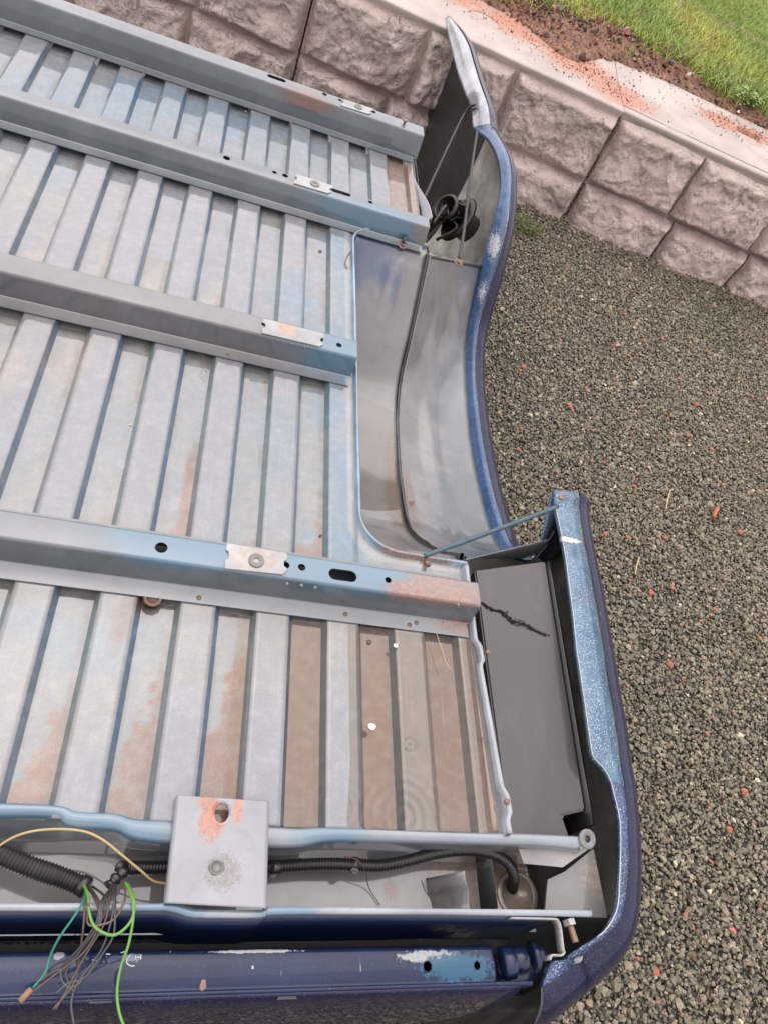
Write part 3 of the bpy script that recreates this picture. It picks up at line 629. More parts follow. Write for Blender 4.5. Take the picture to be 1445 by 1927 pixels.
# ---- cross rails ---------------------------------------------------------------
def rail(y0,xa,xb,xfl,slots,holes,mt,h=.05,yn=.0385,yf=.0835):
    """hat-section rail: front flange at y0; returns object with punched openings"""
    prof=[(.001,.0025),(.026,.0028),(.0290,.0045),(.0293,.0060),(yn-.0014,h-.0060),(yn-.0010,h-.0045),(yn+.0003,h-.0015),(yn+.0026,h),(yn+.0036,h+.0001),(yf-.0035,h+.0001),(yf-.0025,h),(yf,h-.0015),(yf+.0015,h-.0045),(yf+.0018,h-.0060),(yf+.0088,.0060),(yf+.0092,.0045),(yf+.0125,.0028),(yf+.034,.0028)]
    n=len(prof); cols=[xa,xb]; rows=[]
    nx=max(2,int((xb-xa)/.02)); XX=np.linspace(xa,xb,nx)
    V=[];
    for x in XX:
        for i,(y,z) in enumerate(prof):
            xx=x
            if i<2 or i>n-3: xx=min(x,xfl)
            V.append((xx,y0+y,z))
    Fq=[(a*n+i,(a+1)*n+i,(a+1)*n+i+1,a*n+i+1) for a in range(nx-1) for i in range(n-1)]
    o=mesh('cross_rail',V,Fq,mt,B,False)
    bm=bmesh.new(); bm.from_mesh(o.data); bmesh.ops.remove_doubles(bm,verts=bm.verts,dist=1e-5); bmesh.ops.recalc_face_normals(bm,faces=bm.faces); bm.to_mesh(o.data); bm.free()
    s=o.modifiers.new('solid','SOLIDIFY'); s.thickness=.0018; s.offset=0
    bm=bmesh.new()
    for (cx,cy,L,r) in slots+[(h[0],h[1],0,h[2]) for h in holes]:
        pts=[]
        for k in range(24):
            a=2*math.pi*k/24; dx=L/2 if math.cos(a)>0 else -L/2; pts.append((cx+dx+r*math.cos(a),cy+r*math.sin(a)))
        vb=[bm.verts.new((x,y,h-.010)) for x,y in pts]; vt=[bm.verts.new((x,y,h+.010)) for x,y in pts]
        bm.faces.new(vb[::-1]); bm.faces.new(vt)
        for k in range(24): bm.faces.new((vb[k],vb[(k+1)%24],vt[(k+1)%24],vt[k]))
    cme=bpy.data.meshes.new('cut'); bm.to_mesh(cme); bm.free(); co_=bpy.data.objects.new('cut',cme); COL.objects.link(co_)
    bo=o.modifiers.new('bool','BOOLEAN'); bo.operation='DIFFERENCE'; bo.solver='EXACT'; bo.object=co_; 
    co_.parent=None
    bpy.context.view_layer.update(); dg=bpy.context.evaluated_depsgraph_get(); 
    co_.matrix_world=Matrix.Identity(4); o2=o.parent; 
    # bake in bed space
    nm=bpy.data.meshes.new_from_object(o.evaluated_get(dg)); o.modifiers.clear(); o.data=nm; bpy.data.objects.remove(co_)
    nm.shade_smooth()
    try: nm.set_sharp_from_angle(angle=math.radians(35))
    except Exception: pass
    return o
def hz(u,v,z=.05): p=az(u,v,z); return (p[0],p[1])
def railmat(name,spots,blue=(),base=(.112,.125,.135)):
    return sheet(name,base,spots,blue,w=.8,bluecol=(.055,.155,.235))
m4=railmat('rail_paint_a',[((*hz(760,1110),.05),(.032,.016,.02),(.19,.07,.04)),((*hz(835,1112),.05),(.075,.035,.012),(.19,.09,.05)),((*hz(870,1180,.003),.003),(.05,.012,.01))],[((*hz(640,1070),.05),(.20,.04,.03)),((*hz(330,1030),.05),(.10,.04,.02))])
m3=railmat('rail_paint_b',[],[((*hz(640,655),.04),(.10,.05,.06))],(.12,.122,.128))
m2=railmat('rail_paint_c',[((*hz(800,430),.04),(.03,.02,.03),(.12,.09,.06))],[((*hz(720,400),.03),(.20,.03,.03)),((*hz(560,330),.0),(.5,.02,.03))],(.110,.125,.135))
m1=railmat('rail_paint_d',[((*hz(580,190,.066),.055),(.085,.06,.022),(.14,.055,.03))],[],(.110,.126,.138))
def hr(u,v,r,z=.05): p=hz(u,v,z); return (p[0],p[1],r)
def sl(u,v,L,r,z=.05): p=hz(u,v,z); return (p[0],p[1],L,r)
r4=rail(0.0,-1.2,.2535,.2485,[sl(645,1083,.026,.0105)],[hr(304,1031,.0092),hr(538,1064,.0062),hr(568,1068,.0062),hr(730,1092,.0055),hr(483,1055,.0085)],m4)
r3=rail(.542,-1.3,.0440,.0400,[],[hr(638,650,.0062),hr(497,611,.005),hr(604,640,.005)],m3,.05,.0385,.0895)
r2=rail(1.094,-1.4,.2500,.2450,[sl(642,363,.036,.0075)],[hr(427,298,.0085),hr(517,325,.006),hr(537,331,.0075),hr(697,381,.006)],m2,.05,.046,.0905)
r1=rail(1.54,-1.5,.2620,.2490,[sl(521,148,.034,.0095,.066)],[hr(611,178,.0075,.066),hr(640,189,.006,.066),hr(703,211,.007,.066)],m1,.066,.046,.100)
# tack-weld nicks along the rail edges
def plate(parent,corners,mt,nut,hole_r=.0045,name='reinforcement_plate',z=.0520,th=.0028,lab=None):
    c=[hz(*q,z=z) for q in corners]; A_,B_,C_,D_=[Vector((*q,0)) for q in c]     # far-left, far-right, near-right, near-left
    def bil(s,t): return (A_*(1-s)+B_*s)*(1-t)+(D_*(1-s)+C_*s)*t
    pts=[bil(s,t) for s,t in [(.02,0),(.97,0),(1,.10),(1,.30),(.955,.38),(.945,.5),(.955,.62),(1,.68),(1,.80),(.94,1),(.0,1),(0,.66),(.045,.6),(.055,.46),(.045,.33),(0,.27)]]
    o=prism(name,[(p.x,p.y) for p in pts],z-.0006,z-.0006+th,mt,parent,.0005)
    if lab: o['label']=lab
    if nut:
        q=hz(*nut,z=z+.003); zt=z+th
        lathe('weld_nut',[(.0125,zt-.002),(.0122,zt+.0016),(.0105,zt+.0024),(.0098,zt+.0010),(.0078,zt+.0012),(.0066,zt+.0022),(.0052,zt+.0018),(.0048,zt-.004),(.001,zt-.0042)],(q[0],q[1],0),(0,0,1),M['zinc'],o)
        lathe('thread_hole',[(.0047,zt-.0041),(.0047,zt-.003),(.001,zt-.003)],(q[0],q[1],0),(0,0,1),M['black'],o)
    return o
pm=sheet('plate_worn',(.27,.28,.28),[((*hz(480,1050),.053),(.035,.022,.02),(.25,.20,.16)),((*hz(540,622),.053),(.020,.016,.02),(.34,.16,.08))],w=.8,speck=.8,var=.3)
plate(r4,[(426,1023),(541,1042),(539,1083),(423,1071)],pm,(483,1055),lab='scuffed bare metal plate with a threaded hole')
plate(r3,[(494,600),(610,629),(608,655),(493,628)],pm,None,lab='metal plate with a round rust mark')
plate(r2,[(557,328),(627,351),(621,366),(553,346)],pm,(593,346))
plate(r1,[(645,187),(703,206),(697,217),(641,199)],pm,(675,201),z=.068)
for par,pts in ((r4,[(541,1098),(568,1101),(594,1105),(862,1138)]),(r3,[(524,640),(550,646),(574,652)]),(r2,[(518,338),(536,344),(553,349),(574,356),(590,361),(607,366)])):
    for u_,v_ in pts:
        p=az(u_,v_,.0475); lathe('weld_dimple',[(.0030,0),(.0026,.0012),(.001,.0018)],(p[0],p[1],.0465),(0,-.4,1),M['zinc'],par,8)
# rusty rivets and bolt on flanges
for par,u_,v_,z_ in ((r4,375,1125,.0035),(r4,650,1156,.0035),(r4,783,1172,.0035),(r4,770,1176,.0035),(r3,429,668,.0035),(fo,463,210,.001),(fo,695,1208,-.011),(fo,603,472,-.011)):
    p=az(u_,v_,z_); lathe('rivet',[(.0042,-.001),(.0040,.0008),(.001,.0014)],(p[0],p[1],z_),(0,0,1),M['rivet'],par,12)
p=az(760,234,.066); bo_=lathe('bolt',[(.0035,0),(.0035,.008)],(p[0],p[1],.066),(0,0,1),M['fastener'],r1,10); lathe('bolt_head',[(.0065,.008),(.0065,.013)],(p[0],p[1],.066),(0,0,1),M['fastener'],bo_,hexa=True)
# ragged rusty rim of the floor drain hole
lathe('drain_rim',[(.0145,.0005),(.0125,.0030),(.0100,.0032),(.0084,.001),(.0084,-.016)],(hq[0],hq[1],0),(0,0,1),simple('rusty_rim',(.17,.10,.075),.6,0,.5,var=.5,scale=260,bmp=.8,bd=.002),fo,10)
# ---- upright hem along the right edge of the floor -----------------------------------
rows=[]; jog=[az(907,1232),az(942,1512)]
for y in np.arange(-.312,.150,.006):
    j=0
    for q in jog:
        d=(y-q[1]); j+= .0065*(sstep(-.026,-.014,d)*(1-sstep(.010,.022,d)))
    xb=.2560+.0172*np.clip(-(y-.0)/.31,0,1)
    rows.append([(xb-.010+.0*j,y,-.010),(xb-.003+j,y,-.0075),(xb-.0015+j,y,.009),(xb+.001+j,y,.0115),(xb+.0045+j,y,.0115),(xb+.0055+j,y,.008),(xb+.0055+j,y,-.05)])
loft('edge_hem',rows,M['sheet'],B,thick=.0014)
for q in jog: lathe('rivet',[(.0045,-.001),(.004,.003),(.001,.004)],(q[0]+.004,q[1],.011),(0,0,1),M['fastener'],B,10)
# floor strip filling between the last rib and the hem towards the sill
xx_=[(.2560+.0172*np.clip(-(y)/.31,0,1)) for y in ys]
rows=[[(.2555,y,-.0074),(.2580+(xb-.2560)*.5,y,-.009),(xb,y,-.009)] for y,xb in zip(ys[::4],xx_[::4]) if y<.16]
gut=loft('gutter_strip',rows,sheet('gutter_silt',(.17,.10,.065),w=1,speck=.6,var=.3),B,thick=.001)
# ---- black sill box (flat painted cover) -------------------------------------------------
def cover_mat():
    m,nt,b=mat('black_wet_cover'); co=coord(nt); n1=noisen(nt,co,3,3); n3=noisen(nt,co,260,2)
    c=mixc(nt,n1,(.030,.025,.028),(.050,.042,.046)); c=mixc(nt,mathn(nt,'MULTIPLY',maprange(nt,n3,.72,.75),.8),c,(.012,.012,.012))
    c=mixc(nt,mathn(nt,'MULTIPLY',maprange(nt,noisen(nt,co,330,2),.76,.79),.7),c,(.4,.38,.36))
    c=mixc(nt,mathn(nt,'MULTIPLY',maprange(nt,noisen(nt,scaled(nt,co,(9,2.2,4),(0,0,.25)),3,6,.7,.8),.52,.72),.35),c,(.085,.072,.074))
    c=mixc(nt,mathn(nt,'MULTIPLY',maprange(nt,noisen(nt,scaled(nt,co,(300,10,300),(0,0,.9)),1,2),.76,.79),.4),c,(.16,.15,.15))
    nt.links.new(c,b.inputs['Base Color']); b.inputs['Roughness'].default_value=.5; wet(b,1,.05,1.4); bump(nt,noisen(nt,co,5,2),.12,.002,b,'Coat Normal'); return m
M['cover']=cover_mat(); ZC=-.035
cc=[az(893,1073,ZC),az(1026,1056,ZC),az(1110,1572,ZC),az(956,1569,ZC)]
A_,B2,C2,D2=[Vector(q) for q in cc]
pan=prism('side_box',[(A_.x,A_.y),(B2.x,B2.y),(C2.x,-.262),(C2.x-.045,-.272),(D2.x+.112,-.325),(D2.x,-.325)],-.11,ZC,M['cover'],B,.003)
rows=[[(B2.x+.004+(C2.x-B2.x)*t,B2.y+(C2.y-B2.y)*t*.97,ZC-.10),(B2.x+.0045+(C2.x-B2.x)*t,B2.y+(C2.y-B2.y)*t*.97,ZC+.003),(B2.x+.0095+(C2.x-B2.x)*t,B2.y+(C2.y-B2.y)*t*.97,ZC+.003),(B2.x+.010+(C2.x-B2.x)*t,B2.y+(C2.y-B2.y)*t*.97,ZC-.1)] for t in np.linspace(0,1,12)]
loft('box_seam',rows,M['black'],B,thick=.0008)
# black scraped smear across the cover
bm=bmesh.new(); sp=catmull([(903,1133,0),(925,1147,0),(945,1152,0),(962,1170,0),(985,1174,0),(1003,1185,0),(1028,1196,0)],14)
for i,q in enumerate(sp):
    t=i/len(sp); w=(1.6+3.0*math.exp(-((t-.42)/.16)**2))*(1 if t<.75 else .5)
    for k in range(5 if t<.55 else 12):
        sprd=w*.55 if t<.55 else w*2.2
        cx,cy=q[0]+random.gauss(0,2.5),q[1]+random.gauss(0,sprd*.55); rr=random.uniform(.8,2.6) if t<.55 else random.uniform(.4,1.3)
        p=az(cx,cy,ZC+.0008+random.random()*.0006); r_=rr*.0007; vv=[]
        for a in range(7):
            an=a*2*math.pi/7; vv.append(bm.verts.new((p[0]+r_*random.uniform(.6,1.5)*math.cos(an)*1.5,p[1]+r_*random.uniform(.5,1.2)*math.sin(an),p[2])))
        bm.faces.new(vv)
o=bmobj('black_smear',bm,simple('tar_black',(.004,.003,.004),1.0,bmp=0),B)
# ---- wheel housing --------------------------------------------------------------------
seam=[ax(u_,v_,.265) for u_,v_ in [(805,480),(790,550),(770,640),(752,720),(747,790),(750,870),(757,930),(768,990),(790,1020),(830,1045),(870,1055)]]
sy=np.array([q[1] for q in seam])[::-1]; sz=np.array([q[2] for q in seam])[::-1]
_sc=catmull([Vector((.265,a,float(b))) for a,b in zip(sy,sz)],8)
def prof_z(y): return float(np.interp(y,_sc[:,1],_sc[:,2]))
def _unused(y,depth=1.0):      # y in .15..1.13
    t=np.clip((y-.640)/.492,-1,1); return -.292*depth*(1-np.abs(t)**2.8)**(.72)
nr=70; th=np.linspace(-1,1,nr); yy=.640+.4915*np.sign(th)*(1-(1-np.abs(th))**1.6)
def hmat(name,base,blue=(),spots=()): return sheet(name,base,spots,blue,w=.65,wr=.09,speck=.35,bluecol=(.02,.06,.14),var=.14)
inner_m=hmat('housing_paint',(.19,.183,.183),[((.10,1.10,-.05),(.10,.09,.10)),((.07,.95,-.15),(.03,.20,.2)),((.16,1.06,-.08),(.012,.05,.05)),((.195,1.05,-.09),(.012,.05,.05))],[((.25,.48,-.28),(.03,.20,.05),(.10,.065,.04))])
rows=[]
for y in yy:
    z=float(prof_z(y)); ex=TX0
    r=TR; cxx=TX0+r
    for cy,sg in ((TY0+r,-1),(TY1-r,1)):
        if sg*(y-cy)>0: ex=cxx-math.sqrt(max(0,r*r-(y-cy)**2))
    row=[]
    for k,t in enumerate(np.linspace(0,1,16)):
        x=ex+(.262-ex)*t; zz=z+.012*(1-sstep(0,.12,t)) if z<-.012 else z
        if z<-.03: zz+=.016*(float(fbm(x,y,5,2,33))-.5)+.012*(t-.5)
        # two pressed grooves near the front end
        for gx in (.155,.195):
            if .98<y<1.09: zz+=.012*math.exp(-((x-gx)/.008)**2)*sstep(.98,1.0,y)*(1-sstep(1.07,1.09,y))
        row.append((x,y,zz))
    rows.append(row)
inner=loft('inner_wheelhouse',rows,inner_m,B,thick=.0014)
# vertical wall from the rim down along the left side
rimp=[]
for a in np.linspace(0,1,1): pass
def rim_path():
    P=[]; r=TR; x0=TX0
    for x in np.linspace(.262,x0+r,14): P.append((x,TY0))
    for a in np.linspace(0,math.pi/2,12)[1:]: P.append((x0+r-r*math.sin(a),TY0+r-r*math.cos(a)))
    for y in np.linspace(TY0+r,TY1-r,60)[1:-1]: P.append((x0,y))
    for a in np.linspace(0,math.pi/2,12): P.append((x0+r-r*math.cos(a),TY1-r+r*math.sin(a)))
    for x in np.linspace(x0+r,.262,14)[1:]: P.append((x,TY1))
    return P
RP=rim_path(); rows=[]; rows2=[]
for i,(x,y) in enumerate(RP):
    a=Vector(RP[max(i-1,0)]); b_=Vector(RP[min(i+1,len(RP)-1)]); t=(b_-a).normalized(); n=Vector((-t.y,t.x))      # points away from the opening
    if (Vector((x,y))-Vector((.16,.64))).dot(n)<0: n=-n
    h=.0075+.0015*vn(y,x,14,3)
    rows.append([(x+n.x*.016,y+n.y*.016,-.008),(x+n.x*.0065,y+n.y*.0065,-.006),(x+n.x*.0035,y+n.y*.0035,h-.002),(x+n.x*.0015,y+n.y*.0015,h),(x-n.x*.0010,y-n.y*.0010,h-.001),(x-n.x*.0018,y-n.y*.0018,h-.012)])
    rows2.append([(x-n.x*.0018,y-n.y*.0018,h-.012),(x-n.x*.001,y-n.y*.001,min(-.02,float(prof_z(y))+.016)),(x+n.x*.001,y+n.y*.001,min(-.03,float(prof_z(y))+.003))])
rim_m=sheet('rim_paint',(.16,.25,.33),[((.16,TY0,.0),(.07,.02,.03),(.20,.12,.08))],w=1,var=.4,speck=.6)
rim=loft('wheelhouse_rim',rows,rim_m,B,thick=.0014); loft('wheelhouse_wall',rows2,inner_m,B,thick=.0012)
# outer housing: from the seam to the arch lip
A_IN=[(893,240,.512),(920,262,.524),(938,300,.53),(942,350,.528),(930,410,.515),(905,500,.50),(885,590,.492),(876,650,.49),(878,750,.488),(888,850,.488),(905,930,.488),(925,1000,.488),(945,1035,.488),(975,1050,.488),(1010,1042,.488),(1035,1014,.489)]
A_OUT=[(893,205),(933,247),(957,292),(963,340),(956,410),(938,485),(915,560),(899,620),(895,700),(905,800),(919,880),(938,955),(960,1018),(988,1044),(1014,1041),(1040,1008)]
lip_in=[ax(u_,v_,x_) for u_,v_,x_ in A_IN]; lip_out=[ax(u_,v_,x_+.022) for (u_,v_),(_,_,x_) in zip(A_OUT,A_IN)]
LIc=catmull(lip_in,6); LOc=catmull(lip_out,6)
# arch part only, sorted from rear (low y) to front, for stations at index >= 5 in A_IN
arc=catmull(lip_in[5:][::-1],6)
outer_m=sheet('outer_housing_paint',(.185,.18,.18),[((.285,.50,-.28),(.02,.12,.05),(.12,.08,.055))],[((.44,.50,-.25),(.10,.20,.12)),((.42,.3,-.15),(.12,.1,.12)),((.44,.8,-.25),(.06,.3,.1))],w=.65,wr=.10,speck=.4,bluecol=(.05,.075,.09))
na=len(arc); rows=[]
tt=np.linspace(0,1,na)
# seam path param matched by arc fraction
seam_c=catmull([Vector((.265,y_,float(z_))) for y_,z_ in zip(sy,sz)],8); sres,_=resample(seam_c,.004)
ares,_=resample(arc,.012); K=len(ares)
for i in range(K):
    e=ares[i]; f_=i/(K-1); s_=sres[int(f_*(len(sres)-1))]; row=[]
    for t in np.linspace(0,1,18):
        p=s_*(1-t)+e*t; 
        p=p+np.array([0,0,-.030*math.sin(math.pi*t)*(math.sin(math.pi*f_))])      # hollow towards the middle
        p=p+np.array([0,0,.010*math.exp(-((t-.62+.25*f_)/.10)**2)*math.sin(math.pi*f_)**1])    # pressed crease
        row.append(p)
    rows.append(row)
outer_last=[tuple(p) for p in rows[-1]]
outerh=loft('outer_wheelhouse',rows,outer_m,B,thick=.0014)
# pinched seam flange between the halves
def seam_strip(dx,h,mt,name,w=.0035):
    rows=[]
    for i,q in enumerate(sres[::3]):
        t=i/len(sres[::3]); nrm=np.array([0,(.64-q[1])*1.2,.5]); nrm/=np.linalg.norm(nrm); hh=h*(1+.3*(vn(q[1],q[2],30,2)-.5))
        b0=q+np.array([dx,0,0]); rows.append([b0-nrm*.004+[-w/2,0,0],b0+nrm*hh+[-w/2,0,0],b0+nrm*(hh+.001),b0+nrm*hh+[w/2,0,0],b0-nrm*.004+[w/2,0,0]])
    return loft(name,rows,mt,B,thick=0)
seam_strip(-.0035,.013,simple('black_seam_sealer',(.018,.02,.026),.3,w=1,var=.5,scale=90,bmp=.6,bd=.003),'seam_flange',.007); seam_strip(.004,.0085,outer_m,'seam_lip',.0035)
# front panel closing the housing top end toward the filler pocket
q0,q1=az(724,442,0),az(808,470,0)
# ---- outer side panel --------------------------------------------------------------------
# stations: (inner edge point, outer edge point) from the rear corner forward
ST=[]
RL=[((1020,1857),(1019,1858),-.050),((1037,1812),(1044,1846),-.045),((1060,1806),(1082,1812),-.035),((1078,1792),(1100,1795),-.02),((1123,1763),(1132,1768),-.01),((1143,1744),(1155,1745),-.003),((1160,1710),(1170,1720),0),((1164,1666),(1177,1690),0),((1166,1611),(1182,1630),0),((1166,1555),(1182,1570),0),((1162,1525),(1180,1530),0),((1155,1498),(1177,1500),0),((1148,1470),(1175,1478),0),((1135,1446),(1171,1452),0),((1116,1425),(1167,1430),0),((1111,1405),(1165,1410),0),((1103,1350),(1157,1350),0),((1093,1280),(1145,1280),0),((1084,1220),(1136,1220),.0),((1078,1160),(1126,1160),.0),((1070,1100),(1116,1100),.0),((1062,1040),(1104,1040),.0),((1050,980),(1094,985),.0),((1045,958),(1090,950),.0),((1040,925),(1084,932),.0)]
for a_,b_,z_ in RL: ST.append((az(*a_,z_),az(*b_,z_-.002),'r'))
ZB=G+.012
arch_in=lip_in[::-1]; arch_out=lip_out[::-1]
for a_,b_ in zip(arch_in[1:-1],arch_out[1:-1]): ST.append((a_,b_,'a'))
FR=[((893,238),(899,212),.512,.535),((885,205),(906,200),.510,.530),((890,193),(915,193),.505,.535),((880,178),(908,170),.498,.530),((868,150),(898,140),.495,.526),((857,110),(886,106),.49,.522),((848,75),(868,70),.485,.515),((840,32),(843,32),.48,.490)]
FR=[((893,238),(924,232),.512,.538),((888,204),(920,200),.507,.537),((872,160),(903,150),.498,.530),((860,125),(894,120),.492,.526),((851,90),(883,84),.487,.520),((844,60),(866,55),.482,.505),((838,32),(843,29),.478,.486)]
for (a_,b_,xa_,xb_) in FR: ST.append((ax(*a_,xa_),ax(*b_,xb_),'f'))
LIp=np.array([s[0] for s in ST]); LOp=np.array([s[1] for s in ST]); KD=[s[2] for s in ST]
LIf=catmull(LIp,5); LOf=catmull(LOp,5); nst=len(LIf)
kd=[KD[min(i//5,len(KD)-1)] for i in range(nst)]
# plan-view outward direction, following the smoothed corner
outw=[]
for i in range(nst):
    y=LOf[i][1]; x=LOf[i][0]
    th_=np.interp(y,[-.50,-.47,-.43,-.38,-.32,-.24],[ -88,-66,-46,-24,-8,0]) if i<60 else 0
    th_=math.radians(th_); outw.append(np.array([math.cos(th_),math.sin(th_),0]))
# footing y for each station, monotone
yb=LOf[:,1].copy()
ia=[i for i in range(nst) if kd[i]=='a']; i0,i1=ia[0],ia[-1]
LOf_s=np.r_[0,np.cumsum(np.linalg.norm(np.diff(LOf,axis=0),axis=1))]
yb[i0-3:i1+1]=np.interp(LOf_s[i0-3:i1+1],[LOf_s[i0-3],LOf_s[i1]],[yb[i0-4],max(yb[i1],1.75)])
yb=np.maximum.accumulate(np.r_[yb[:i0-3],yb[i0-3:]])
rows=[]; lip=[]
PR=[(0,0),(.010,-.0008),(.022,-.006),(.034,-.016),(.044,-.030),(.053,-.050),(.060,-.078),(.066,-.12),(.070,-.18),(.070,-.26),(.066,-.34),(.058,-.42),(.046,-.49),(.030,G+.012)]
for i in range(nst):
    a_,b_=LIf[i],LOf[i]; o_=outw[i]; lip.append([a_-np.array([0,0,.010])+o_*.0006,a_+np.array([0,0,-.0015]),a_+o_*.0012+np.array([0,0,.0]),a_*.6+b_*.4+np.array([0,0,.0006]),b_*.92+a_*.08+np.array([0,0,.0003])])
    row=[]
    zt=b_[2]
    for d_,z_ in PR:
        f_=min(1,max(0,-z_/(-(G+.012)))); z=zt+(G+.012-zt)*f_ if z_<-.03 or kd[i]=='a' else zt+z_
        if kd[i]=='a': dd=d_*.8
        else: dd=d_
        dd*=np.interp(i,[0,25],[.9,1])
        p=b_+o_*dd; yy_=p[1]+(yb[i]-b_[1])*sstep(0,.6,f_) if i>=i0-3 else p[1]
        row.append((p[0],yy_,z))
    rows.append(row)
skin=loft('side_panel',rows,M['skin'],B,thick=0)
# inner face of the same sheet: a second skin, primer with light and shade painted in, 1.5 mm inside
inn_m=sheet('panel_inside_primer_lit',(.46,.45,.41),[((.53,2.0,-.35),(.05,.12,.10),(.16,.09,.05))],w=1,wr=.05,var=.35)
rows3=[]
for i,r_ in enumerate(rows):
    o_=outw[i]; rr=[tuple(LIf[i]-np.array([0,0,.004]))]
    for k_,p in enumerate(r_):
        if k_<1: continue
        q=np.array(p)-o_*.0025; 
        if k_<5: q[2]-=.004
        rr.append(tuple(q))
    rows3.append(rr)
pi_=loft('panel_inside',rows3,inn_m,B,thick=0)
pi_.data.materials.append(sheet('panel_inside_shaded',(.012,.012,.014),[((.53,2.0,-.35),(.05,.12,.10),(.10,.06,.035))],w=.25,wr=.3,rough=.6,var=.5)); pi_.data.materials.append(sheet('panel_inside_rear',(.38,.39,.36),w=1,wr=.08,var=.4))  # near-black front part is painted shade, pale arch part painted as lit
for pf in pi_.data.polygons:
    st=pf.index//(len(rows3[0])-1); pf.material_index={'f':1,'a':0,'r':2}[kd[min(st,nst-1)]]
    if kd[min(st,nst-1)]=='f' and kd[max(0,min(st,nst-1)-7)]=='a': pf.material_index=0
lip_m=body_paint('faded_lip_paint',(.04,.10,.18),speckle=.6,up=(.075,.155,.235),wr=.12,scuffs=[(tuple(az(1065,1015)),(.035,.006,.02),(.7,.62,.55)),(tuple(ax(935,300,.53)),(.03,.06,.03),(.05,.12,.26)),(tuple(ax(935,450,.51)),(.02,.05,.05),(.5,.52,.54)),(tuple(ax(905,560,.50)),(.015,.05,.04),(.5,.52,.54))])
lp=loft('folded_lip',lip,lip_m,B,thick=.0012)
arch_m=body_paint('arch_lip_paint',(.03,.08,.19),speckle=.25,wr=.08,scuffs=[(tuple(ax(935,450,.51)),(.012,.06,.05),(.5,.52,.54)),(tuple(ax(912,545,.50)),(.010,.05,.04),(.5,.52,.54))])
lp.data.materials.append(arch_m)
ncol=len(lip[0])
dk_m=body_paint('dark_lip_paint',(.02,.05,.14),speckle=.5); lp.data.materials.append(dk_m); lp.data.materials.append(body_paint('front_lip_sky_reflection',(.36,.38,.41),speckle=.3,wr=.03,rough=.25,scuffs=[(tuple(ax(885,190,.50)),(.03,.08,.03),(.03,.04,.06))]))  # front lip: sky reflection painted in as a pale grey base
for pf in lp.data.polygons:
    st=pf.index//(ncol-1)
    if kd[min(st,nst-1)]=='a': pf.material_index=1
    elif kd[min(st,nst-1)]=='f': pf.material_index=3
    elif st<12*5 and kd[min(st,nst-1)]=='r': pf.material_index=2
# bright worn edge line along the rear lip
tube('worn_edge',[LIf[i]+np.array([0,0,.0006]) for i in range(20,i0-6,3)],.0009,M['bright_edge'],B,6,4)
# rusty bolt with washer at the rear tip
p=az(1052,938,.001); w_=lathe('washer',[(.0135,0),(.0135,.0016),(.0125,.002),(.004,.002)],(p[0],p[1],-.0002),(0,0,1),M['fastener'],B,20); lathe('bolt_head',[(.0078,.0018),(.0078,.0072),(.0066,.0082),(.001,.0082)],(p[0]+.0005,p[1],0),(0,0,1),M['fastener'],w_,hexa=True)
# second brace bolt heads on the housing rim
for u_,v_,x_ in ((757,461,None),(862,494,.36)):
    p=az(u_,v_,.004) if x_ is None else ax(u_,v_,x_)
    w_=lathe('washer',[(.0125,-.001),(.0125,.0010),(.004,.0014)],tuple(p),(0,-.25,1),M['fastener'],B,18); lathe('bolt_head',[(.0078,.001),(.0078,.0065),(.006,.0075),(.003,.006)],tuple(p),(0,-.25,1),M['fastener'],w_,hexa=True)
# ---- brace rods --------------------------------------------------------------------------
rod_m=simple('brace_rod_paint',(.035,.085,.11),.4,w=.6,var=.5,scale=60); rod_w=simple('worn_brace_rod',(.035,.036,.038),.6,w=.1,var=.6,scale=90)
tube('brace_rod',[az(800,1046,.006),az(812,1041,.009),az(925,1000,.02),tuple(ax(1036,958,.475)),tuple(ax(1048,951,.492))],.0048,rod_m,B,10,6)
p=az(802,1060,.0); lathe('brace_stud',[(.0045,-.012),(.0045,.010)],(p[0],p[1],.002),(0,-.5,.35),M['fastener'],B,10)
tube('brace_rod',[az(757,455,.010),az(768,437,.012),(ax(820,325,.37)),(ax(866,228,.475)),(ax(882,203,.497)),(ax(893,197,.506))],.0045,rod_w,B,10,6)
tube('brace_rod',[ax(863,488,.36),ax(873,430,.385),ax(885,330,.43),ax(897,248,.49)],.0045,rod_w,B,10,6)
# ---- cavity between floor and side panel, forward of the wheel housing -----------------------
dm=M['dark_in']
rows=[[(.2665,y,-.012),(.268,y,-.10),(.275,y,-.25),(.29,y,G+.02)] for y in np.linspace(1.13,1.70,16)]
loft('bed_side_wall',rows,sheet('bed_side_dark',(.05,.045,.04),[((.27,1.35,-.1),(.05,.12,.1),(.13,.07,.045))],w=.8),B,thick=.0015)
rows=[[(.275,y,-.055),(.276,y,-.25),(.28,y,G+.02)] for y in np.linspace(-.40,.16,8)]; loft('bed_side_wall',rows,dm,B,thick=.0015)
# end wall of the housing toward the front: closes under the seam
endz=np.linspace(0,1,8)
rows=[[(x,1.134,-.004 if x<.3 else -.030),(x,1.145,-.12),(x,1.16,-.30),(x,1.18,G+.02)] for x in np.linspace(.05,.47,10)]
rows=[[(x,1.128+.02*t_,(-.006-.20*sstep(.27,.47,x)*0)*(1-t_)+(G+.02)*t_) for t_ in np.linspace(0,1,6)] for x in np.linspace(.06,.265,8)]
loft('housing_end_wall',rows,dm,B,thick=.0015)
# front flange of the outer housing that carries the second brace
rows=[]
for q in outer_last:
    q=np.array(q); rows.append([q+np.array([0,.003,.004]),q+np.array([0,.001,.0055]),q+np.array([0,-.004,.0045]),q+np.array([0,-.010,.001])])
loft('housing_flange',rows,sheet('flange_dirty',(.085,.08,.075),[((.35,1.1,-.04),(.05,.05,.03),(.15,.09,.06))],w=.9,speck=.7),B,thick=.0014)
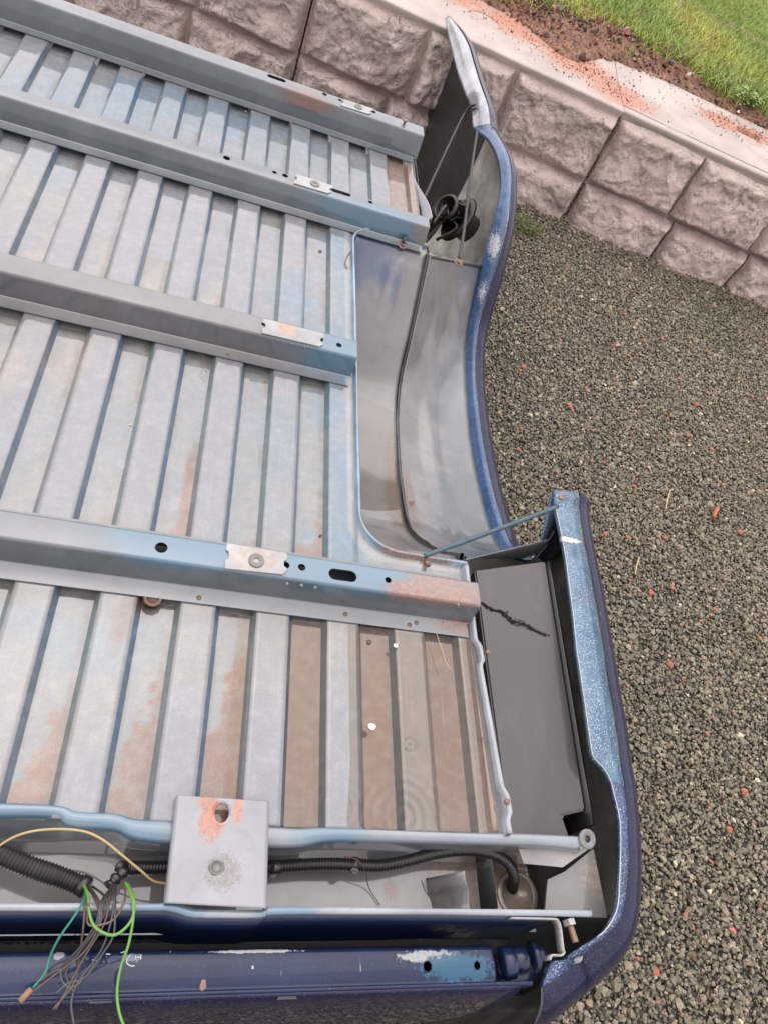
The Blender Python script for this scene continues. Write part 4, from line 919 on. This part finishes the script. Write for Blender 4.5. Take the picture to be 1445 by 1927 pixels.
# ragged edge of the floor by the front cavity
edge=[az(785,262),az(772,300),az(775,325),az(783,345),az(797,368),az(806,385),az(812,408)]
rows=[[ (q[0]-.02,q[1],-.0135),(q[0],q[1],-.010),(q[0]+.001,q[1],-.001),(q[0]+.003,q[1]-.001,-.001),(q[0]+.004,q[1],-.04)] for q in catmull(edge,5)]
loft('torn_floor_edge',rows,M['sheet'],B,thick=.001)
# fuel filler pocket: dished ring and dark neck inside the panel
fc=np.array(ax(842,395,.44)); fm=simple('filler_rubber',(.015,.014,.013),.45,w=.6,scale=60,bmp=.8,bd=.006,var=.6)
lathe('filler_pocket',[(.080,-.004),(.074,.004),(.062,.007),(.052,.004),(.048,-.02),(.046,-.06),(.01,-.07)],tuple(fc+np.array([.045,0,-.02])),(-.8,0,.35),simple('filler_dish',(.035,.032,.028),.5,w=.3,var=.5,scale=40),B,28)
lathe('filler_neck',[(.034,-.06),(.036,.0),(.046,.006),(.047,.016),(.038,.022),(.034,.018),(.032,-.05),(.004,-.05)],tuple(fc),(-.7,-.25,.5),fm,B,22)
tube('filler_hose',[fc+np.array([.01,.02,-.02]),fc+np.array([-.01,.05,-.06]),fc+np.array([-.05,.06,-.16]),fc+np.array([-.1,.04,-.28])],.032,fm,B,14,6)
for k_ in range(9):
    a_=fc+np.array([random.uniform(-.03,.05),random.uniform(-.06,.06),random.uniform(-.02,.03)]); tube('filler_bracket',[a_,a_+np.array([random.uniform(-.03,.03),random.uniform(-.04,.04),random.uniform(-.03,.03)]),a_+np.array([random.uniform(-.05,.02),random.uniform(-.06,.06),random.uniform(-.08,.0)])],random.uniform(.003,.008),fm,B,8,5)
# ---- rear sill channel ------------------------------------------------------------------------
far_a=[(-60,1511),(0,1513),(110,1518),(146,1529),(216,1533),(252,1543),(299,1546),(340,1549),(420,1553),(508,1558),(560,1561),(600,1559),(682,1561),(800,1565),(930,1569),(1030,1573),(1095,1576)]
far_b=[(-60,1532),(0,1533),(100,1535),(133,1552),(216,1559),(252,1575),(316,1582),(340,1584),(420,1587),(508,1590),(565,1589),(620,1580),(700,1580),(800,1582),(930,1586),(1030,1590),(1092,1597)]
far_a=[(-330,1503)]+far_a; far_b=[(-330,1523)]+far_b
FA=catmull([az(*q,.0) for q in far_a],5); FB=catmull([az(*q,.0) for q in far_b],5); rows=[]
for a_,b_ in zip(FA,FB):
    k_=sstep(.36,.42,a_[0])
    rows.append([a_+[0,.002,-.016],a_+[0,.001,-.001],a_+[0,-.0015,.0012],(a_+b_)/2+[0,0,.001],b_+[0,.003,0],b_+[0,-.001,-.0035],(b_[0],b_[1]-.001,-.012),(b_[0],min(b_[1],-.322)-.002,-.05),(b_[0],-.330,-.108)])
sill_m=sheet('sill_paint',(.20,.225,.255),[((.33,-.33,-.06),(.10,.05,.04),(.15,.11,.09))],[(tuple(az(60,1525)),(.12,.02,.02)),(tuple(az(250,1560)),(.06,.02,.02)),(tuple(az(620,1570)),(.05,.02,.02))],w=.9,bluecol=(.05,.14,.21))
loft('far_sill_rail',rows,sill_m,B,thick=.0015)
near_a=[(-330,1690),(-60,1698),(0,1699),(180,1699),(290,1700),(312,1698),(332,1697),(355,1706),(380,1711),(480,1712),(500,1710),(533,1705.5),(782,1709),(930,1710.5),(1050,1712),(1112,1713)]
near_b=[(-330,1703),(-60,1711),(0,1712),(180,1712),(290,1712),(312,1712),(332,1716),(355,1723),(380,1725),(480,1725.5),(500,1723),(533,1719),(782,1719),(930,1721),(1050,1722.5),(1112,1724)]
NA=catmull([az(*q) for q in near_a],5); NB=catmull([az(*q) for q in near_b],5)
rows=[[a_+[0,-.001,-.10],a_+[0,-.0005,-.002],a_+[0,-.001,.0012],b_+[0,.0005,.0012],b_+[0,-.0008,-.001],b_+[0,-.0008,-.004]] for a_,b_ in zip(NA,NB)]
loft('near_sill_rail',rows,sheet('near_rail_paint',(.25,.28,.31),[],[(tuple(az(320,1705)),(.05,.02,.02)),(tuple(az(540,1712)),(.04,.02,.02))],w=.7,speck=.6,bluecol=(.06,.15,.23)),B,thick=.0012)
def wavy(nm,col):
    m_,nt,b=mat(nm); co=coord(nt); b.inputs['Base Color'].default_value=(*col,1); b.inputs['Roughness'].default_value=.35; b.inputs['Coat Weight'].default_value=1; b.inputs['Coat Roughness'].default_value=.02
    bump(nt,noisen(nt,scaled(nt,co,(70,30,18)),1,3),.5,.004,b,'Coat Normal'); return m_
rows=[[(b_[0],b_[1]-.001,b_[2]-.004),(b_[0],b_[1]-.0075,-.06),(b_[0],b_[1]-.0135,-.112),(b_[0],b_[1]-.0155,-.1145),(b_[0],b_[1]-.016,-.30)] for b_ in NB if b_[0]<.345]
loft('rear_panel',rows,wavy('rear_panel_wet_navy',(.008,.018,.055)),B,thick=.0012)
# bent end of the rear panel and the corner bolt
be=[az(962,1727),az(1040,1729),az(1050,1733),az(1055,1745),az(1060,1785),az(1062,1792),az(1056,1798),az(1040,1797),az(1035,1806)]
rows=[[q+[0,0,.0],q+[0,0,-.006],q+[0,0,-.016]] for q in catmull(be,4)]
loft('panel_end_strip',rows,simple('raw_edge_strip',(.34,.33,.31),.5,w=.5,var=.4,scale=120),B,thick=.0022)
p=az(1072,1742,-.012); nu=lathe('nut',[(.0095,-.008),(.0095,.0),],tuple(p),(.15,-1,.1),simple('nut_zinc',(.4,.4,.38),.4,.4,.4),B,hexa=True)
lathe('bolt_thread',[(.0052 if k%2 else .0042,k*.0014) for k in range(16)],tuple(p),(.15,-1,.1),M['fastener'],nu,12)
# channel floor
tf=sheet('channel_paint',(.19,.185,.185),[((.13,-.37,-.11),(.012,.014,.02),(.15,.07,.04)),((.24,-.36,-.11),(.06,.05,.03),(.16,.11,.08)),((.33,-.36,-.11),(.05,.06,.03),(.22,.13,.08))],w=1,wr=.02,speck=.4)
hc=az(972,1684,-.11); rh=.0285
x_=np.linspace(-.80,.365,150); y_=np.linspace(-.425,-.325,30); XX,YY=np.meshgrid(x_,y_)
kq=np.hypot((XX[:-1,:-1]+XX[1:,1:])/2-hc[0],(YY[:-1,:-1]+YY[1:,1:])/2-hc[1])>rh+.002
I=np.arange(XX.size).reshape(XX.shape); Ff=np.stack([I[:-1,:-1][kq],I[:-1,1:][kq],I[1:,1:][kq],I[1:,:-1][kq]],1)
mesh('channel_floor',np.stack([XX.ravel(),YY.ravel(),(-.110+.002*fbm(XX,YY,8,3,5)).ravel()],1).tolist(),Ff.tolist(),tf,B,True)
lathe('drain_ring',[(rh+.008,-.001),(rh+.006,.0022),(rh,.0026),(rh-.0015,.001),(rh-.002,-.10),(.002,-.10)],(hc[0],hc[1],-.109),(0,0,1),sheet('drain_ring_paint',(.30,.24,.19),[],w=.6),B,30)
lathe('drain_dark',[(rh-.003,-.03),(rh-.0035,-.09),(.002,-.09)],(hc[0],hc[1],-.109),(0,0,1),M['black'],B,30)
# divider tab, gusset and corner plates
zz0=-.11
dv=[(az(872,1638,-.03)),(az(874,1660,-.035)),(az(879,1675,-.04)),(az(880,1700,-.045)),(az(881,1712,-.045))]
rows=[[q+[-.030,0,-.070],q+[-.010,0,-.03],q,q+[.0015,0,0]] for q in catmull(dv,3)]; loft('divider_tab',rows,tf,B,thick=.0014)
gq=[az(1030,1655,-.045),az(1024,1724,-.045),az(1142,1727,-.045),az(1116,1597,-.045),az(1062,1640,-.045)]
mesh('corner_gusset',gq+[q-np.array([0,0,.004]) for q in gq],[(0,1,2,3,4),(9,8,7,6,5),(0,5,6,1),(1,6,7,2),(2,7,8,3),(3,8,9,4),(4,9,5,0)],sheet('gusset_paint',(.14,.14,.135),[((.45,-.36,-.03),(.03,.03,.03),(.2,.16,.13))],w=.8,var=.3),B)
gp=[az(975,1597,-.02),az(1103,1594,-.02),az(1104,1600,-.02),az(1058,1632,-.02),az(985,1625,-.02)]
mesh('folded_tab',gp+[q-np.array([0,0,.002]) for q in gp],[(0,1,2,3,4),(9,8,7,6,5),(0,5,6,1),(1,6,7,2),(2,7,8,3),(3,8,9,4),(4,9,5,0)],sheet('tab_paint',(.2,.19,.18),[],w=.8,var=.4),B)
# eyelet tab at the end of the far rail
ec=az(1104,1579,.003); ep=[]
lathe('eyelet_tab',[(.0145,-.002),(.0145,.0015),(.0130,.0022),(.0052,.0022),(.0048,.0),(.0048,-.002)],tuple(ec),(0,-.25,1),M['zinc'],B,14)
prism('eyelet_foot',[tuple(az(1088,1582)[:2]),tuple(az(1117,1566)[:2]),tuple(az(1118,1590)[:2]),tuple(az(1090,1599)[:2])],-.006,.0006,M['zinc'],B,.0008)
lathe('eyelet_hole',[(.0049,.0005),(.0049,.001),(.0005,.001)],tuple(ec),(0,-.25,1),M['black'],B,14)
# lower corner web seen in the dark opening
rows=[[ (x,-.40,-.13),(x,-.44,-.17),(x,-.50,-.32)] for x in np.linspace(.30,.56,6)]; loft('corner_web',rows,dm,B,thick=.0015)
# ---- folded bracket across the channel ---------------------------------------------------------
ZBk=.016; bc_=[az(335,1497,ZBk),az(505,1508,ZBk),az(500,1710,ZBk-.008),az(313,1700,ZBk-.008)]
A_,B_,C_,D_=[Vector(q) for q in bc_]
nu_,nv_=30,44; vs_=[];  
oval=Vector(az(418,1530,ZBk)); rnd=Vector(az(409,1631,ZBk))
prof_s=[(-.0,-.014),(0.0,-.004),(.008,.0)]+[(t,0) for t in np.linspace(.03,.97,34)]+[(.992,.0),(1.0,-.004),(1.0,-.016)]
rows=[]
for t in np.linspace(0,1,56):
    row=[]
    for s_,dz in prof_s:
        p=(A_*(1-s_)+B_*s_)*(1-t)+(D_*(1-s_)+C_*s_)*t; row.append((p.x,p.y,p.z+dz))
    rows.append(row)
brk_m=sheet('bracket_paint',(.22,.232,.252),[(tuple(az(400,1545,ZBk)),(.016,.022,.02),(.30,.075,.018)),(tuple(az(392,1512,ZBk)),(.012,.012,.02),(.27,.085,.025)),(tuple(az(448,1522,ZBk)),(.006,.018,.02),(.32,.10,.03)),(tuple(az(420,1640,ZBk)),(.022,.020,.02),(.12,.105,.09))],w=.9,speck=.2,wr=.04)
brk=loft('mounting_bracket',rows,brk_m,B,thick=0)
bm=bmesh.new(); bm.from_mesh(brk.data)
kill=[f for f in bm.faces if (lambda c:(((c.x-oval.x)/.0105)**2+((c.y-oval.y)/.0125)**2<1) or ((c.x-rnd.x)**2+(c.y-rnd.y)**2<.0078**2))(f.calc_center_median())]
bmesh.ops.delete(bm,geom=kill,context='FACES'); bm.to_mesh(brk.data); bm.free(); solid(brk,.0024)
# crisp rims for the two openings
def ringm(name,c,rx,ry,z,mt,par,wd=.0028,drop=.004):
    V=[];F=[];n=28
    for k in range(n):
        a=2*math.pi*k/n; 
        for (e,dz) in ((wd,.0004),(wd*.3,.0007),(0,.0),(0,-drop)): V.append((c.x+(rx+e)*math.cos(a),c.y+(ry+e)*math.sin(a),z+dz))
    for k in range(n):
        for j in range(3): F.append((4*k+j,4*((k+1)%n)+j,4*((k+1)%n)+j+1,4*k+j+1))
    return mesh(name,V,F,mt,par,True)
ringm('oval_opening',oval,.0092,.0115,ZBk+.0004,brk_m,brk,.0042); 
lathe('threaded_boss',[(.0090,.0),(.0088,.0010),(.0076,.0014),(.0070,.0008),(.0068,-.012),(.0005,-.012)],(rnd.x,rnd.y,ZBk-.0035),(0,0,1),M['zinc'],brk,24); lathe('boss_hole',[(.0069,-.0015),(.0005,-.0015)],(rnd.x,rnd.y,ZBk-.004),(0,0,1),M['black'],brk,20)
for e_ in (0,1):
    a_,d_=(A_,D_) if e_==0 else (B_,C_); tube('bracket_edge',[a_+Vector((0,0,-.002)),d_+Vector((0,0,-.002))],.0013,simple('rusty_cut_edge_%d'%e_,(.35,.22,.15),.6,w=.3,var=.6,scale=200),brk,6,1)
# ---- tailgate -----------------------------------------------------------------------------------
tg_rows=[]
def trow(x,k=1.0): # cross-section; k shrinks toward the rounded right end
    return [(x,-.452,-.10),(x,-.4475,-.050),(x,-.4490,-.0435),(x,-.4530,-.0410),(x,-.470,-.0400),(x,-.486,-.0410),(x,-.4895,-.0425),(x,-.4900,-.0385),(x,-.4920,-.0375),(x,-.4945,-.0390)]
xe=az(930,1800,-.04)[0]
for x in np.r_[np.linspace(-1.0,xe-.012,40),xe-.006,xe-.002]: tg_rows.append(trow(x))
tg_rows.append([(xe,p[1]+(-.47-p[1])*.12,p[2]-.004) for p in trow(xe)]); tg_rows.append([(xe+.003,p[1]+(-.47-p[1])*.2,min(p[2],-.05)-.012) for p in trow(xe)])
tgm=body_paint('tailgate_paint',(.004,.013,.05),w=.75,speckle=.02,scuffs=[(tuple(az(810,1800,-.04)),(.045,.007,.02),(.34,.35,.36)),(tuple(az(480,1790,-.04)),(.05,.002,.01),(.5,.5,.5)),(tuple(az(383,1855,-.04)),(.003,.006,.01),(.25,.16,.13)),(tuple(az(860,1820,-.04)),(.05,.016,.02),(.02,.09,.16)),(tuple(az(250,1802,-.04)),(.010,.004,.01),(.16,.18,.22)),(tuple(az(112,1797,-.04)),(.006,.005,.01),(.3,.3,.32))])
tgt=loft('tailgate',tg_rows,tgm,B,thick=.0014)
# folded seam highlight continues to the right beyond the panel end
sr=[[(x,-.4895,-.046),(x,-.4900,-.0385),(x,-.4920,-.0372),(x,-.4950,-.040),(x,-.497,-.06)] for x in np.linspace(xe-.004,az(1000,1845,-.04)[0],10)]
loft('seam_fold',sr,tgm,tgt,thick=.0012)
gskin=[]
xr=.288
for x in np.linspace(-1.0,xr,60): gskin.append([(x,-.4945,-.0385),(x,-.4975,-.0400),(x,-.503,-.052),(x,-.511,-.085),(x,-.520,-.14),(x,-.5275,-.20),(x,-.531,-.27),(x,-.5315,-.34),(x,-.529,-.42),(x,-.522,-.50),(x,-.51,G+.012)])
loft('tailgate_skin',gskin,M['skin'],tgt,thick=.001)
for u_,r_ in ((804,.0062),(897,.0048)):
    q=az(u_,1819 if u_<850 else 1817,-.0395); lathe('screw_hole',[(r_+.001,.0004),(r_,.0009),(r_-.0006,.0004),(r_-.001,-.006)],(q[0],q[1],-.0400),(0,0,1),M['navy'],tgt,16); lathe('hole_shadow_cup',[(r_-.0004,.0008),(.0003,.0008)],(q[0],q[1],-.0400),(0,0,1),M['black'],tgt,16)
for u_ in (190,540): 
    q=az(u_,1879 if u_>300 else 1886,-.041); prism('drain_notch',[(q[0]-.013,q[1]-.001),(q[0]+.013,q[1]-.001),(q[0]+.011,q[1]+.0022),(q[0]-.011,q[1]+.0022)],-.0445,-.0392,M['black'],tgt)
# hinge hardware between tailgate and corner
for (u_,v_,r_,L_) in ((953,1812,.021,.018),(975,1806,.017,.02),(1003,1800,.020,.008),(1012,1797,.012,.012)):
    q=az(u_,v_,-.055); lathe('hinge_bush',[(r_*.8,-L_/2-.001),(r_,-L_/2+.001),(r_,L_/2-.001),(r_*.8,L_/2+.001),(r_*.45,L_/2+.0015),(r_*.42,L_/2+.006),(.001,L_/2+.0065)],tuple(q),(1,.1,.1),M['navy'],tgt,22)
prism('hinge_plate',[tuple(az(930,1795,-.07)[:2]),tuple(az(1030,1790,-.07)[:2]),tuple(az(1015,1845,-.07)[:2]),tuple(az(935,1850,-.07)[:2])],-.12,-.075,M['navy'],tgt,.003)
# added black sheet standing in for the shade deep in the tailgate gap
mesh('gap_shade_sheet',[(-1.3,-.431,-.145),(.34,-.431,-.145),(.34,-.456,-.150),(-1.3,-.456,-.150)],[(0,1,2,3)],M['black'],B)
# ---- standing rain water -------------------------------------------------------------------------
def water_mat(name,rings,tint=(1,1,1),amp=1.0):
    m,nt,b=mat(name); nt.nodes.remove(b); o_=nt.nodes['Material Output']; co=coord(nt)
    fr_=nt.nodes.new('ShaderNodeFresnel'); fr_.inputs['IOR'].default_value=1.33; gl=nt.nodes.new('ShaderNodeBsdfGlossy'); gl.inputs['Roughness'].default_value=.015; tr=nt.nodes.new('ShaderNodeBsdfTransparent'); tr.inputs['Color'].default_value=(*tint,1)
    ms=nt.nodes.new('ShaderNodeMixShader'); nt.links.new(fr_.outputs[0],ms.inputs[0]); nt.links.new(tr.outputs[0],ms.inputs[1]); nt.links.new(gl.outputs[0],ms.inputs[2]); nt.links.new(ms.outputs[0],o_.inputs['Surface'])
    h=mathn(nt,'MULTIPLY',noisen(nt,co,9,2),.5)
    for c,k,ext in rings:
        s=nt.nodes.new('ShaderNodeVectorMath'); s.operation='DISTANCE'; nt.links.new(co,s.inputs[0]); s.inputs[1].default_value=tuple(c)
        d=s.outputs['Value']; w_=mathn(nt,'MULTIPLY',mathn(nt,'SINE',mathn(nt,'MULTIPLY',d,k)),maprange(nt,d,0,ext,1,0)); h=mathn(nt,'ADD',h,w_)
    bp=nt.nodes.new('ShaderNodeBump'); bp.inputs['Strength'].default_value=.5*amp; bp.inputs['Distance'].default_value=.0025; nt.links.new(h,bp.inputs['Height'])
    nt.links.new(bp.outputs[0],gl.inputs['Normal']); nt.links.new(bp.outputs[0],fr_.inputs['Normal']); return m
wm=water_mat('rain_water',[(az(640,1520),520,.055),(az(755,1535),420,.09),(az(455,1525),600,.03),(az(770,1400),700,.02)],(.95,.90,.85))
WX=np.linspace(-.14,.262,60); WY=np.linspace(-.309,-.002,46)
wv=[(x,y,-.0065+.0105*sstep(-.14,.16,x)) for y in WY for x in WX]
o=mesh('rain_water',wv,[(j*60+i,j*60+i+1,(j+1)*60+i+1,(j+1)*60+i) for j in range(45) for i in range(59)],wm,None,True); tag(o,kind='structure')
wm2=water_mat('housing_water',[(ax(693,893,.10),900,.032),(ax(722,888,.14),900,.034),(ax(705,822,.12),1300,.014),(ax(772,835,.30),620,.06)],(.97,.955,.93),1.2)
zw=-.270
o=mesh('housing_puddle',[(TX0+.003,.34,zw),(.260,.34,zw),(.260,.93,zw),(TX0+.003,.93,zw)],[(0,1,2,3)],wm2,None); tag(o,kind='structure')
# ================================================================== WIRING LOOM
loom=empty('wiring_harness',(-.3,-.38,-.05)); tag(loom,'cut wiring loom in black corrugated conduit with loose coloured wires hanging over the edge','wiring')
cond=simple('conduit_plastic',(.016,.015,.016),.35,0,.7,.1,var=.4,scale=120)
def rf(r,p=.0042): return lambda s: r*(1+.10*math.sin(2*math.pi*s/p))
tube('conduit',[az(-150,1560,-.02),az(-60,1585,-.02),az(0,1608,-.015),az(60,1632,-.02),az(110,1649,-.03),az(158,1668,-.035)],.0165,cond,loom,14,10,.0007,rf(.0112))
tube('conduit',[az(236,1632,-.045),az(262,1633,-.055),az(330,1632,-.06),az(420,1632,-.06),az(510,1631,-.06),az(600,1626,-.06),az(665,1627,-.06),az(715,1629,-.06),az(760,1621,-.055),az(830,1604,-.05),az(885,1600,-.05),az(930,1608,-.055),az(958,1628,-.062),az(966,1655,-.085),az(960,1680,-.125),az(955,1690,-.16)],.012,cond,loom,14,10,.0007,rf(.0080))
for u_,v_ in ((172,1664),):
    pass
tape=simple('black_tape',(.02,.018,.018),.3,0,.8,.1,var=.6,scale=60,bmp=1,bd=.004)
tube('tape_wrap',[az(152,1664,-.034),az(164,1671,-.032)],.0125,tape,loom,12,1)
tube('tape_wrap',[az(225,1628,-.04),az(232,1640,-.035),az(214,1658,-.03),az(206,1668,-.028)],0.0065,tape,loom,10,5,.002,lambda s:.0065*(1+.25*math.sin(s*600)))
tube('tape_wrap',[az(508,1632,-.06),az(528,1632,-.06)],.0095,tape,loom,12,1)
tube('cable_tie',[az(662,1626,-.06),az(672,1627,-.06)],.0100,tape,loom,12,1)
prism('cable_clip',[tuple(az(660,1632,-.05)[:2]),tuple(az(676,1634,-.05)[:2]),tuple(az(675,1643,-.05)[:2]),tuple(az(661,1642,-.05)[:2])],-.06,-.048,tape,loom,.002)
prism('cable_clip',[tuple(az(508,1640,-.06)[:2]),tuple(az(524,1640,-.06)[:2]),tuple(az(522,1650,-.06)[:2]),tuple(az(508,1650,-.06)[:2])],-.07,-.058,tape,loom,.002)
def wire(pts,col,r=.0022,name='wire',lab=None):
    r=r*.82; m_=wire.m.get(col) or simple('wire_plastic_%d'%len(wire.m),col,.35,0,.4,var=.12,scale=60,bmp=0); wire.m[col]=m_
    o=tube(name,[az(*p) for p in pts],r,m_,loom,8,7)
    if lab: o['label']=lab
    return o
wire.m={}
wire([(-40,1625,.0),(0,1591,.01),(40,1570,.02),(90,1561,.025),(150,1563,.03),(190,1578,.03),(230,1609,.02),(265,1638,.0),(292,1659,-.02),(330,1664,-.03)],(.42,.31,.14),.0018,lab='pale yellow wire arching over the channel')
wire([(158,1664,-.02),(166,1685,.0),(168,1715,.012),(180,1745,.015),(212,1760,.015),(238,1745,.015),(252,1720,.012),(252,1690,.004),(240,1662,-.02)],(.12,.28,.045),.0021,lab='thick lime green wire in a loop')
wire([(236,1660,-.02),(247,1685,.0),(252,1720,.014),(243,1775,.01),(228,1820,.004),(221,1865,.0),(225,1905,.0),(238,1940,.0),(250,1960,.0)],(.13,.29,.05),.0019,lab='lime green wire hanging down past the tailgate')
wire([(161,1675,-.015),(158,1695,.008),(140,1725,.014),(112,1765,.008),(95,1800,.0),(86,1830,.0),(62,1860,.0)],(.015,.17,.12),.0017,lab='teal wire with a copper connector')
tube('wire_connector',[az(60,1861,0),az(38,1885,0)],.0036,simple('connector_tan',(.26,.15,.09),.5,w=.3,var=.4,scale=150),loom,10,1)
DK=(.035,.028,.028); BR=(.07,.045,.038); KG=(.05,.05,.055)
dark=[([(165,1668,-.02),(178,1690,.006),(186,1720,.014),(165,1765,.01),(120,1815,.0),(70,1850,.0)],DK),
([(170,1668,-.02),(188,1700,.01),(190,1735,.014),(160,1790,.006),(110,1830,.0),(60,1868,.0)],BR),
([(214,1664,-.02),(200,1695,.01),(180,1740,.014),(150,1790,.004),(125,1830,.0),(140,1870,.0)],DK),
([(216,1664,-.02),(206,1700,.012),(196,1740,.014),(160,1800,.004),(128,1860,.0),(105,1900,.0)],BR),
([(210,1668,-.02),(216,1690,.01),(208,1740,.014),(190,1790,.004),(150,1845,.0),(135,1885,.0),(140,1930,.0)],KG),
([(175,1668,-.02),(200,1690,.01),(198,1720,.014),(165,1770,.008),(130,1815,.0),(80,1840,.0),(50,1880,.0)],DK),
([(212,1666,-.02),(190,1700,.01),(185,1740,.014),(145,1800,.0),(115,1830,.0),(128,1858,.0),(150,1850,.0),(160,1830,.0)],KG),
([(232,1655,-.03),(236,1690,.002),(215,1730,.014),(180,1742,.014),(165,1735,.012),(168,1700,.01)],(.12,.07,.055)),
([(218,1668,-.02),(217,1710,.012),(214,1760,.012),(190,1800,.004),(160,1840,.0),(130,1850,.0),(105,1870,.0)],KG),
([(163,1672,-.02),(160,1700,.01),(158,1740,.014),(150,1800,.0),(140,1850,.0),(100,1900,.0)],BR)]
for pts,c in dark: wire(pts,c,.0016)
# ================================================================== LITTER
def leafy(name,u_,v_,z_,s,mt,lab,cat,rot=0,flat=.15,n=9,group=None,rag=.25):
    r=random.Random(u_*7+v_); V=[(0,0,.3*flat)];p=az(u_,v_,z_)
    for k in range(n):
        a=2*math.pi*k/n; V.append((math.cos(a)*r.uniform(1-rag,1),math.sin(a)*r.uniform(1-rag,1)*.8,r.uniform(0,flat)))
    F=[(0,k+1,(k+1)%n+1) for k in range(n)]
    o=mesh(name,[Vector(v)*s for v in V],F,mt,None,False); solid(o,s*.08); o.location=p; o.rotation_euler=(0,0,rot); tag(o,lab,cat,group); return o
petal=simple('petal_white',(.75,.70,.62),.5,w=.5); straw_m=simple('dry_straw',(.55,.42,.22),.6,var=.3); barkm=simple('bark_flake',(.16,.08,.05),.7,w=.4,var=.4,scale=120); ylm=simple('yellow_chip',(.62,.48,.14),.4,w=.6)
leafy('petal',700,1367,.005,.0075,petal,'round whitish petal floating on the brown water near the bottom of the bed','petal')
leafy('petal',744,1215,.005,.005,petal,'small white fleck on the wet floor just below the rusty rail end','petal')
leafy('wood_flake',774,948,-.262,.013,barkm,'brown bark flake lying in the wheel housing','bark flake',rot=1.2,rag=.6)
leafy('wood_flake',903,1390,.0,.006,barkm,'small brown flake beside the floor edge hem','bark flake',rag=.6)
o=bmobj('yellow_chip',rock(41,10,.5),ylm); o.location=az(246,799,-.011); o.scale=(.006,.004,.004); tag(o,'tiny yellow plastic chip lying on the ribbed floor','plastic chip')
o=bmobj('pebble',rock(43,10,.6),simple('dark_pebble',(.05,.045,.05),.5,w=.6)); o.location=az(604,1007,-.010); o.scale=(.006,.006,.005); tag(o,'dark pebble in the rust stain above the rail','pebble')
def straws(name,pts,r,lab,cat,mt=straw_m):
    o=tube(name,pts,r,mt,None,6,5); tag(o,lab,cat); return o
straws('straw',[az(820,1190,.006),az(832,1225,.006),az(838,1245,.006),az(846,1258,.006)],.0005,'thin pale straw lying in the puddle near the rusty rail end','straw')
straws('root_fibre',[az(663,470,.004),az(655,480,.006),az(650,495,.004),az(654,505,.002)],.0012,'dry brown root tuft by the corner of the wheel housing','root',barkm)
straws('root_fibre',[az(381,668,.0),az(385,680,.0),az(380,690,.0),az(390,700,.0)],.0006,'wisp of brown pine needles under the middle rail','root',barkm)
straws('hair_fibre',[az(648,1612,-.045),az(672,1618,-.04),az(688,1640,-.06),az(694,1670,-.10),az(715,1703,-.105)],.0007,'thin brown fibre hanging off the conduit in the channel','fibre',barkm)
for i,(u_,v_,L,c) in enumerate([(1255,940,18,0),(1197,1065,16,1),(1345,965,9,2)]):
    o=tube('grass_stalk' if c<2 else 'bark_flake',[az(u_-3,v_+L,G+.018),az(u_,v_,G+.022),az(u_+5,v_-L,G+.02)],.0022 if c<2 else .008,straw_m if c<2 else bc,None,6,4)
    tag(o,['dry straw stalk lying on the gravel level with the bolted panel tip','bent yellow straw lying on the gravel right of the black side box','long orange bark flake on the gravel near the right edge'][i],'straw' if c<2 else 'bark flake')
# faint scratch-like marks on the tailgate
sm_=simple('scratch_white',(.6,.62,.65),.6,bmp=0)
def mark(pts,r=.0007): tube('paint_scratch',[az(*p,-.0392) for p in pts],r,sm_,tgt,5,3)
mark([(247,1797),(241,1803),(239,1812),(248,1818),(254,1817)]); mark([(256,1798),(255,1806)],.0006); mark([(256,1802),(265,1801)],.0006); mark([(266,1796),(265,1806)],.0006); mark([(238,1790),(228,1793)],.0006); mark([(174,1806),(186,1808)],.0006); mark([(200,1795),(208,1796)]); mark([(474,1819),(478,1819)],.0009); mark([(474,1822),(478,1822)],.0009)
